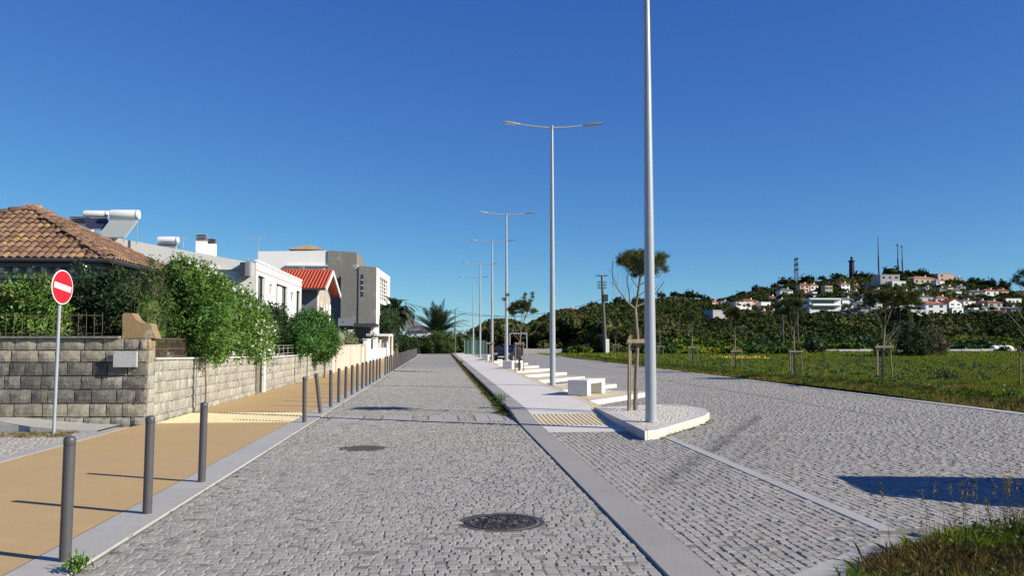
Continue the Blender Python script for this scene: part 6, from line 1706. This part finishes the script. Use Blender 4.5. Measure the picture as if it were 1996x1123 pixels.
def mast(px, py0, py1, label, w, kind):
    D = hill_hit(px, py1 + 4) if kind != 'top' else ridge_depth(px); x, y = world_of(px, D); z0 = hill_z(px, D); zt = atY(px, py0, y).z - z0
    t = empty('radio_mast', (x, y, z0), 0, label, 'mast')
    k = D / FPX
    if kind == 'lattice':
        hw = w * k / 2
        for sx in (-1, 1):
            for sy in (-1, 1):
                mb = MB(); mb.bar((sx * hw, sy * hw, -2), (sx * hw * .45, sy * hw * .45, zt * .93), .22); mb.build('corner_leg', M['mast'], t)
        mb = MB(); n = 14
        for i in range(n):
            z_a, z_b = zt * .93 * i / n, zt * .93 * (i + 1) / n; fa = hw * (1 - .55 * i / n); fb = hw * (1 - .55 * (i + 1) / n)
            for s in (-1, 1):
                mb.bar((-fa, s * fa, z_a), (fb, s * fb, z_b), .12); mb.bar((s * fa, fa, z_a), (s * fb, -fb, z_b), .12); mb.bar((-fb, s * fb, z_b), (fb, s * fb, z_b), .12)
        o = mb.build('bracing', M['mast'], t); o['kind'] = 'stuff'
        for f in (.55, .72, .9):
            mb = MB(); mb.box(-hw * .8, hw * .8, -hw * .8, hw * .8, zt * f, zt * f + .5); mb.build('platform', M['mast'], t)
            mb = MB(); mb.lathe([(.7, 0), (.9, .3), (.2, .6)], (hw * .6, -hw, zt * f + .6), 8); mb.build('dish', M['gutter'], t)
        mb = MB(); mb.tube([(0, 0, zt * .9), (0, 0, zt)], .15, 5); mb.build('spike', M['mast'], t)
    else:
        mb = MB(); mb.tube([(0, 0, -2), (0, 0, zt * .55), (0, 0, zt * .56), (0, 0, zt)], [w * k / 2, w * k / 2, w * k / 3, w * k / 5], 8); mb.build('shaft', M['mast'], t)
        if kind != 'plain':
            mb = MB(); mb.lathe([(w * k * .8, zt * .93), (w * k * .8, zt * .95)], n=8); mb.build('antenna_ring', M['mast'], t)
mast(1555, 500, 556, 'bluish lattice tower with platforms on the hillside', 8, 'lattice')
mast(1717, 462, 537, 'tallest plain radio mast on the hilltop', 3.6, 'plain')
mast(1755, 474, 528, 'radio mast on the hilltop, inner one of the close pair', 3.4, 'ring')
mast(1763.5, 477, 532, 'radio mast on the hilltop, outer one of the close pair', 3.2, 'ring')
mast(1594, 533, 552, 'short thin mast on the ridge past the lattice tower', 1.2, 'plain')

# ================================================================ HILL: TREES AND SCRUB
def clumps_mesh(name, spots, m, leaves=46, kc=.66, kind='stuff', lf=(.20, .13), zf=.7):
    """spots [(x,y,z,r)] -> one mesh of leafy clumps"""
    S_ = np.array(spots); n = len(S_)
    P = np.repeat(S_[:, :3], leaves, 0); r = np.repeat(S_[:, 3], leaves)[:, None]; d = unit(len(P)); d[:, 2] = np.abs(d[:, 2]) * 1.1 - .25
    Pp = P + d * r * np.array([[1, 1, zf]]) * rng.uniform(.75, 1.12, (len(P), 1))
    a = unit(len(P)); b = np.cross(a, unit(len(P))); b /= np.maximum(np.linalg.norm(b, axis=1, keepdims=True), 1e-6)
    s = rng.uniform(.6, 1.3, (len(P), 1)); a = a * r * lf[0] * s; b = b * r * lf[1] * s
    V = np.stack([Pp - a, Pp + b, Pp + a, Pp - b], 1).reshape(-1, 3); F = np.arange(len(V)).reshape(-1, 4)
    V2, F2 = core([(x, y, z, rr, rr, rr * zf) for x, y, z, rr in spots], kc, 7)
    o = npobj(name, np.vstack([V, V2]), np.vstack([F, F2 + len(V)]), m)
    if kind: o['kind'] = kind
    return o
def clear_of_houses(px, py_t, py_b, D, rpx):
    for a, b, c_, d_, DH in HB:
        if D < DH + 6 and px + rpx > a and px - rpx < b and py_t < d_ - 2 and py_b > c_: return False
    return True
random.seed(31)
sets = {'hill_leaf': [], 'hill_leaf2': [], 'needle_dark': []}
tries = 0
while tries < 11000:
    tries += 1
    px = random.uniform(1000, 2350); Dr = ridge_depth(px); t_ = random.random() ** .75; D = HD0 + 8 + (Dr + 18 - HD0) * t_
    x, y = world_of(px, D); z = hill_z(px, D); r = random.uniform(1.2, 3.0) * (.7 + D / 900)
    if z < .3 and px < 1100: continue
    if t_ > .86: r *= .6
    if px > 1790 and D < 204 + 8 * math.sin(px * .03) and D > 160: continue
    u, v, _ = proj(x, y, z + r * .7)
    if not clear_of_houses(px, v, v + r * FPX / D * 1.4, D, r * FPX / D * .8): continue
    if v > 655 and random.random() < .6: continue
    # openings of bare ground on the village slope
    if 1690 < px < 1990 and 548 < v < 600 and random.random() < .45: continue
    nn = math.sin(px * .035) + math.sin(px * .013 + D * .04) + random.uniform(-.8, .8)
    sets['hill_leaf2' if nn > .9 else ('needle_dark' if nn < -.9 else 'hill_leaf')].append((x, y, z + r * .25, r))
for kx, nm in (('hill_leaf', 'hillside_scrub'), ('hill_leaf2', 'olive_hillside_scrub'), ('needle_dark', 'dark_hillside_woods')):
    clumps_mesh(nm, sets[kx], M[kx], 64)
# single pines that stand out on the skyline
def hill_pine(px, pyt, w, label, D=None, flat=.45, trunk_py=16, m='needle_dark'):
    D = D or ridge_depth(px) * .97; pyt -= 3; w *= 1.2; x, y = world_of(px, D); z0 = hill_z(px, D); zt = atY(px, pyt, y).z; k = D / FPX; rw = w / 2 * k; rh = rw * flat
    t = empty('umbrella_pine', (x, y, 0), 0, label, 'tree', 'pines on the skyline of the hill')
    mb = MB(); mb.tube([(0, 0, min(z0, zt - 2 * rh - trunk_py * k) - 1), (.2, 0, zt - rh)], [.35, .22], 6); mb.build('trunk', M['bark'], t)
    bl = [(0, 0, zt - rh, rw * .8, rw * .8, rh), (-rw * .45, .3, zt - rh * 1.25, rw * .55, rw * .5, rh * .7), (rw * .45, -.3, zt - rh * 1.15, rw * .55, rw * .5, rh * .75)]
    foliage('crown', bl, 520, rw * .28, rw * .16, M[m], t, rw * .3, kc=.75, rough=.15)
SKY_P = [(1447, 571, 16, 'small round pine standing alone on the lower ridge'), (1478, 562, 22, 'dark flat-topped pine above the reddish roofs'), (1497, 563, 20, 'wide dark pine next to the flat-topped one'),
         (1514, 556, 14, 'narrow pine before the lattice tower'), (1536, 546, 24, 'spreading umbrella pine beside the lattice tower'), (1575, 541, 28, 'broad umbrella pine above the pink house'),
         (1605, 541, 12, 'little pine with open trunk beside the thin mast'), (1618, 546, 18, 'low pine on the ridge before the lighthouse'), (1640, 536, 26, 'dark tree mass just before the lighthouse'),
         (1683, 533, 30, 'dark tree mass just past the lighthouse'), (1702, 538, 24, 'rounded dark tree below the tallest mast'), (1744, 524, 30, 'tall dark trees behind the grey hilltop block'), (1775, 531, 22, 'dark tree at the foot of the mast pair'),
         (1797, 530, 26, 'flat-crowned dark tree behind the orange pyramid roof'), (1812, 534, 18, 'dark round tree above the orange roof'), (1290, 573, 14, 'small dark pine above the low ridge by the island tree crown'), (1314, 572, 15, 'umbrella pine on the low ridge past the nearest lamp'),
         (1330, 576, 14, 'stubby pine between two umbrella pines on the low ridge'), (1347, 571, 24, 'broad dark pine on the low ridge'), (1378, 582, 20, 'dark bushy tree on the dip of the ridge'), (1366, 577, 12, 'small tree beside the broad dark pine'),
         (1156, 592, 16, 'dark tree on the ridge beside the pylon'), (1208, 584, 22, 'dark ridge tree between pylon and island tree'), (1075, 614, 14, 'low dark tree on the end of the ridge'), (1245, 582, 20, 'ridge tree behind the island pine'),
         (1905, 546, 22, 'dark tree on the ridge beyond the hilltop row'), (1930, 548, 24, 'low dark wood edge on the far ridge'), (1960, 552, 26, 'rounded ridge tree near the edge of the picture')]
for px, pt_, w, l in SKY_P: hill_pine(px, pt_, w, l, flat=.5)
px_l = list(range(1780, 2260, 12)); V = []; F = []
for i in range(13):
    for p in px_l:
        D = 160 + (3.4 + .8 * math.sin(p * .013)) * i; X_, Y_ = world_of(p, D); V.append((X_, Y_, hill_z(p, D) + .35))
w = len(px_l)
for i in range(12):
    for j in range(w - 1): F.append((i * w + j, i * w + j + 1, (i + 1) * w + j + 1, (i + 1) * w + j))
o = npobj('meadow', V, F, M['meadow'], smooth=True); o['kind'] = 'structure'
# low scrub between field and hill: lush green belt
random.seed(8)
g1, g2, g3 = [], [], []
for _ in range(2600):
    px = random.uniform(1110, 2150); D = random.uniform(112, 185)
    v0 = 667 + 1.65 * FPX / D
    if px > 1560 and D < 128 + random.uniform(0, 18): continue
    if px > 1800 and D < 176 and random.random() < .93: continue
    if px > 1500 and 118 < D < 160 and random.random() < .8: continue
    if px < 1240 and D < 121: continue
    x, y = world_of(px, D); r = random.uniform(.7, 1.9) * (.8 + .5 * (D - 112) / 73); z = max(0, hill_z(px, D) + .15)
    q_ = math.sin(px * .028 + 1) + math.sin(D * .11 + px * .01) + random.uniform(-.9, .9)
    (g2 if q_ > .9 else (g3 if q_ < -1.1 else g1)).append((x, y, z + r * .25, r))
clumps_mesh('green_scrub', g1, M['scrub_green'], 70, zf=.6, lf=(.22, .14)); clumps_mesh('yellowish_scrub', g2, M['leaf_yellow2'] if 'leaf_yellow2' in M else M['grass'], 60, zf=.5, lf=(.2, .12)); clumps_mesh('dark_scrub', g3, M['leaf_dark'], 70, zf=.7, lf=(.22, .14))
# woods on the near end of the hill (behind the far lamp posts), brown-green
w1_, w2l = [], []
for _ in range(520):
    px = random.uniform(925, 1240); D = random.uniform(124, 175); x, y = world_of(px, D); hmax = lerp_tab([(925, 642), (960, 622), (1000, 624), (1030, 636), (1060, 628), (1100, 616), (1170, 614), (1240, 640)], px)
    zt = 1.65 + (667 - hmax) * D / FPX; r = random.uniform(.9, 1.8); z = random.uniform(.3, max(.6, zt - r * .6)) if random.random() < .65 else max(.6, zt - r * .7)
    (w1_ if random.random() < .55 else w2l).append((x, y, z, r))
clumps_mesh('near_woods', w1_, M['hill_leaf2'], 90, lf=(.2, .1), zf=.85); clumps_mesh('dark_near_woods', w2l, M['hill_leaf'], 90, lf=(.2, .1), zf=.85)
def thicket(label, px, py0, py1, w, Y, m, leaf=.16, n=5000, name='thicket'):
    a = atY(px, py0, Y); k = Y / FPX; r = w / 2 * k; h = a.z
    t = plant(name, label, 'bush'); bl = [(a.x, Y, h * .5, r * .7, r * .6, h * .52), (a.x - r * .5, Y + .4, h * .38, r * .55, r * .5, h * .42), (a.x + r * .5, Y - .2, h * .4, r * .55, r * .5, h * .45)]
    foliage('foliage', bl, int(n * 1.5), leaf, leaf * .5, M[m], t, .4, rough=.18, kc=.6); stems(t, [([(a.x, Y, 0), (a.x, Y, h * .4)], .08)])
thicket('dark thicket behind the shaggy staked pine', 1762, 634, 676, 110, 92, 'leaf_dark', .22, 7000)
thicket('tall dark bush below the village past the shaggy pine', 1765, 580, 655, 90, 150, 'needle_dark', .4, 4000)
thicket('brownish bare bush beside the dark thicket', 1815, 640, 674, 70, 96, 'leaf_brown', .2, 2500)
thicket('yellow-green bush among the dark thicket', 1722, 650, 674, 36, 86, 'leaf_yellow', .16, 1500)
thicket('low dark bush before the near end of the field path', 1585, 655, 678, 44, 120, 'leaf_dark', .25, 1500)
thicket('dark evergreen tree at the foot of the pylon', 1172, 655, 690, 26, 119, 'leaf_dark', .25, 1800)
# ================================================================ GRASS AND WEEDS
def scatter(n, x0, x1, y0, y1, zf=lambda x, y: 0, keep=None):
    P = np.stack([rng.uniform(x0, x1, n), rng.uniform(y0, y1, n)], 1)
    if keep is not None: P = P[keep(P)]
    z = np.array([zf(x, y) for x, y in P]); return np.column_stack([P, z])
def tufts(P, per, spread, H, W, lean=.45):
    Q = np.repeat(P, per, 0); Q[:, :2] += rng.normal(0, spread, (len(Q), 2)); h = np.repeat(H * rng.uniform(.5, 1.4, len(P)), per) * rng.uniform(.6, 1.2, len(Q))
    return blades(Q, h, W, lean)
def grass_obj(name, parts, m, parent=None):
    V = np.vstack([p[0] for p in parts]); o = 0; Fs = []
    for v, f in parts: Fs.append(f + o); o += len(v)
    q = npobj(name, V, np.vstack(Fs), m, parent); q['kind'] = 'stuff'; return q
fz = lambda x, y: field_z(x, y) - .01
wave = lambda P, a, b: (np.sin(P[:, 0] * a + 1.3 * np.sin(P[:, 1] * b)) + np.sin(P[:, 1] * a * 1.7 + P[:, 0] * b * .6))
vis = lambda P: (P[:, 0] < P[:, 1] * .80 + 3) & (P[:, 0] > XK + .1)
P = scatter(26000, XK + .32, 30, 15, 42, fz, lambda P: vis(P))
k = wave(P, .5, .35) > 1.15
grass_obj('field_grass', [tufts(P[~k], 7, .05, .11, .013)], M['grass']); grass_obj('dry_field_grass', [tufts(P[k], 7, .05, .11, .012)], M['grass_dry'])
P = scatter(17000, XK + .1, 66, 42, 80, fz, lambda P: vis(P)); k = wave(P, .35, .2) > 1.35
grass_obj('far_field_grass', [tufts(P[~k], 5, .10, .13, .035)], M['grass']); grass_obj('far_dry_grass', [tufts(P[k], 5, .10, .13, .035)], M['grass_dry'])
P = scatter(12000, XK + .3, 135, 80, 165, lambda x, y: max(0, field_z(x, y)) , lambda P: (P[:, 0] < P[:, 1] * .8 + 3))
grass_obj('distant_grass', [tufts(P, 4, .25, .18, .10)], M['grass'])
# ragged verge along the kerb of the square, and bushier weeds
P = scatter(2600, XK + .42, XK + 1.3, 15, 95, fz); grass_obj('verge_weeds', [tufts(P, 9, .05, .13, .014, .7)], M['grass_dry'])
P = scatter(1300, XK + .6, XK + 2.6, 15, 95, fz); grass_obj('green_verge_weeds', [tufts(P, 10, .07, .18, .02, .7)], M['scrub_green'])
P = scatter(500, XK + 2, 40, 20, 80, fz, vis)
V, F = leaf_quads(np.repeat(P, 26, 0) + rng.normal(0, .13, (len(P) * 26, 3)) * [1, 1, .5] + [0, 0, .12], .13, .06); o = npobj('field_herbs', V, F, M['leaf_mid']); o['kind'] = 'stuff'
P = scatter(45, 27, 31, 78, 82, fz, vis)
V, F = leaf_quads(np.repeat(P, 12, 0) + rng.normal(0, .3, (len(P) * 12, 3)) * [1, 1, .2] + [0, 0, .2], .12, .12); o = npobj('orange_flowers', V, F, M['flower_y']); o['kind'] = 'stuff'
g_ = at(1757, 748, 0); thicket('small dark clump of weeds in the field near the stake frame'.replace('near', 'beyond'), 1845, 736, 748, 34, 34.5, 'leaf_dark', .09, 900, 'weed_clump')
# the grassy corner nearest the camera
cor = [(3.0, 5.2), (3.45, 6.3), (4.0, 6.95), (4.4, 7.05), (12, 7.1), (12, 3.0), (2.2, 3.0)]
cor = [tuple(at(1640, 1140).xy), tuple(at(1700, 1100).xy), tuple(at(1800, 1062).xy), tuple(at(1880, 1046).xy), (12, 7.08), (12, 2.0), (2.0, 2.0)]
corner = structure('grass_verge'); mb = MB(); mb.prism(cor[::-1], -.06, .02); mb.build('soil', M['soil'], corner)
kc_ = lambda P: inside(P, cor) & (P[:, 0] < P[:, 1] * .85 + 1.6)
P = scatter(12000, 2, 9, 3.4, 7.1, lambda x, y: .01, kc_); k = wave(P, 2.3, 1.7) > .3
grass_obj('corner_grass', [tufts(P[~k], 9, .03, .11, .006, .8)], M['grass'], corner); grass_obj('dry_corner_grass', [tufts(P[k], 9, .03, .11, .005, .8)], M['grass_brown'], corner)
P = scatter(1500, 2, 9, 3.4, 7.1, lambda x, y: .05, kc_); V, F = leaf_quads(np.repeat(P, 8, 0) + rng.normal(0, .03, (len(P) * 8, 3)), .035, .02); o = npobj('corner_herbs', V, F, M['leaf_mid'], corner); o['kind'] = 'stuff'
for i in range(30):
    px = random.choice((1745, 1790, 1812, 1830, 1860, 1880, 1905, 1930, 1945, 1950, 1965, 1975, 1985, 1990)) + random.uniform(-12, 12); yb = random.uniform(6.0, 7.0)
    x = atY(px, 1000, yb).x; h = random.uniform(.22, .5) + max(0, (px - 1840) / 160) * random.uniform(0, .45)
    t = empty('grass_stalk', (x, yb, .01), 0, 'tall wispy grass stalk rising over the car shadow in the near grassy corner' if h > .6 else 'short wispy grass stalk with seed head in the near grassy corner', 'grass stalk', 'wispy stalks in the near grassy corner')
    dx, dy = random.uniform(-.09, .09), random.uniform(-.05, .05)
    mb = MB(); pts = [(0, 0, 0), (dx * .2, dy * .2, h * .5), (dx, dy, h)]; mb.tube(pts, [.0022, .0018, .001], 4); mb.build('stem', M['grass_dry'], t)
    P = np.array([[dx, dy, h]]) + rng.normal(0, 1, (26, 3)) * [[.010, .010, .045]] - [[dx * .05, 0, .03]]
    V, F = leaf_quads(P, .024, .008, (0, 0, 1)); npobj('seed_head', V, F, M['grass_dry'], t)
P = scatter(700, 4.6, 8, 5.6, 7.05, lambda x, y: .01, lambda P: inside(P, cor) & (rng.random(len(P)) < np.clip((P[:, 0] - 4.3) / 1.5, 0, 1)))
grass_obj('tall_corner_grass', [tufts(P, 10, .035, .28, .006, .5)], M['grass_deep'], corner)
P = scatter(380, 4.4, 8, 5.4, 7.05, lambda x, y: .10, lambda P: inside(P, cor)); V, F = leaf_quads(np.repeat(P, 22, 0) + rng.normal(0, .05, (len(P) * 22, 3)), .05, .022); o = npobj('tall_corner_herbs', V, F, M['leaf_mid'], corner); o['kind'] = 'stuff'
# weeds along the kerbs and joints
grass_obj('kerb_weeds', [tufts(scatter(1500, 1.42, 1.58, 19, 100, lambda x, y: 0), 8, .03, .07, .012, .8)], M['scrub_green'])
grass_obj('dry_kerb_weeds', [tufts(scatter(1200, 1.35, 1.58, 19, 100, lambda x, y: 0), 7, .04, .06, .012, .9)], M['grass_dry'])
Pk = scatter(5200, -2.60, -1.9, 5, 70, lambda x, y: -.008); Pk = Pk[rng.random(len(Pk)) < np.exp(-(Pk[:, 0] + 2.6) * 6) * (.5 + .5 * np.sin(Pk[:, 1] * 1.1 + np.sin(Pk[:, 1] * .37) * 3))]
grass_obj('joint_weeds', [tufts(Pk, 6, .02, .022, .006, 1.0)], M['scrub_green'])
Pk = scatter(700, 3.5, 5.7, 14.2, 18.6, lambda x, y: 0, lambda P: near_line(P, [(x + .05, y - .05) for x, y in ISLAND[1:6]], .08) & ~inside(P, ISLAND)); grass_obj('island_weeds', [tufts(Pk, 7, .02, .04, .008, 1.0)], M['grass'])
Pk = scatter(260, -8.6, -6.5, 15.4, 16.2, lambda x, y: 0); grass_obj('side_street_weeds', [tufts(Pk, 7, .03, .045, .008, 1.0)], M['grass_dry'])
def weed(loc, h, w, label, n=60, m='leaf_mid', L=.05):
    t = plant('weed', label, 'weed', loc); mb = MB()
    for i in range(9):
        a = i * .7; mb.tube([(0, 0, 0), (w * .4 * math.cos(a), w * .4 * math.sin(a), h * .6), (w * .7 * math.cos(a), w * .7 * math.sin(a), h * random.uniform(.6, 1))], [.004, .003, .001], 4)
    mb.build('stems', M['leaf_mid'], t)
    P = rng.normal(0, 1, (n, 3)) * [[w * .4, w * .4, h * .25]] + [[0, 0, h * .6]]; P[:, 2] = np.abs(P[:, 2]); V, F = leaf_quads(P, L, L * .32, (0, 0, .5)); npobj('leaves', V, F, M[m], t)
g_ = at(150, 1118, 0); weed((g_.x, g_.y, 0), .11, .10, 'small leafy weed at the foot of the nearest bollard', 120, 'leaf_bright', .06)
g_ = at(974, 796, 0); weed((g_.x + .02, g_.y, 0), .34, .20, 'tall scruffy weed against the kerb of the middle pavement', 260, 'leaf_mid', .06)
random.seed(90)
P = scatter(900, 90, 150, 158, 205, lambda x, y: 0); P[:, 2] = [hill_z(*(lambda q: (q[0], q[2]))(proj(x, y, 2))) + .4 for x, y in P[:, :2]]
grass_obj('meadow_grass_tufts', [tufts(P, 10, .5, .3, .16)], M['grass'])
g_ = at(906, 706, 0); weed((1.5, 62, 0), .3, .25, 'small weed far along the kerb of the middle pavement', 120, 'leaf_mid', .09)
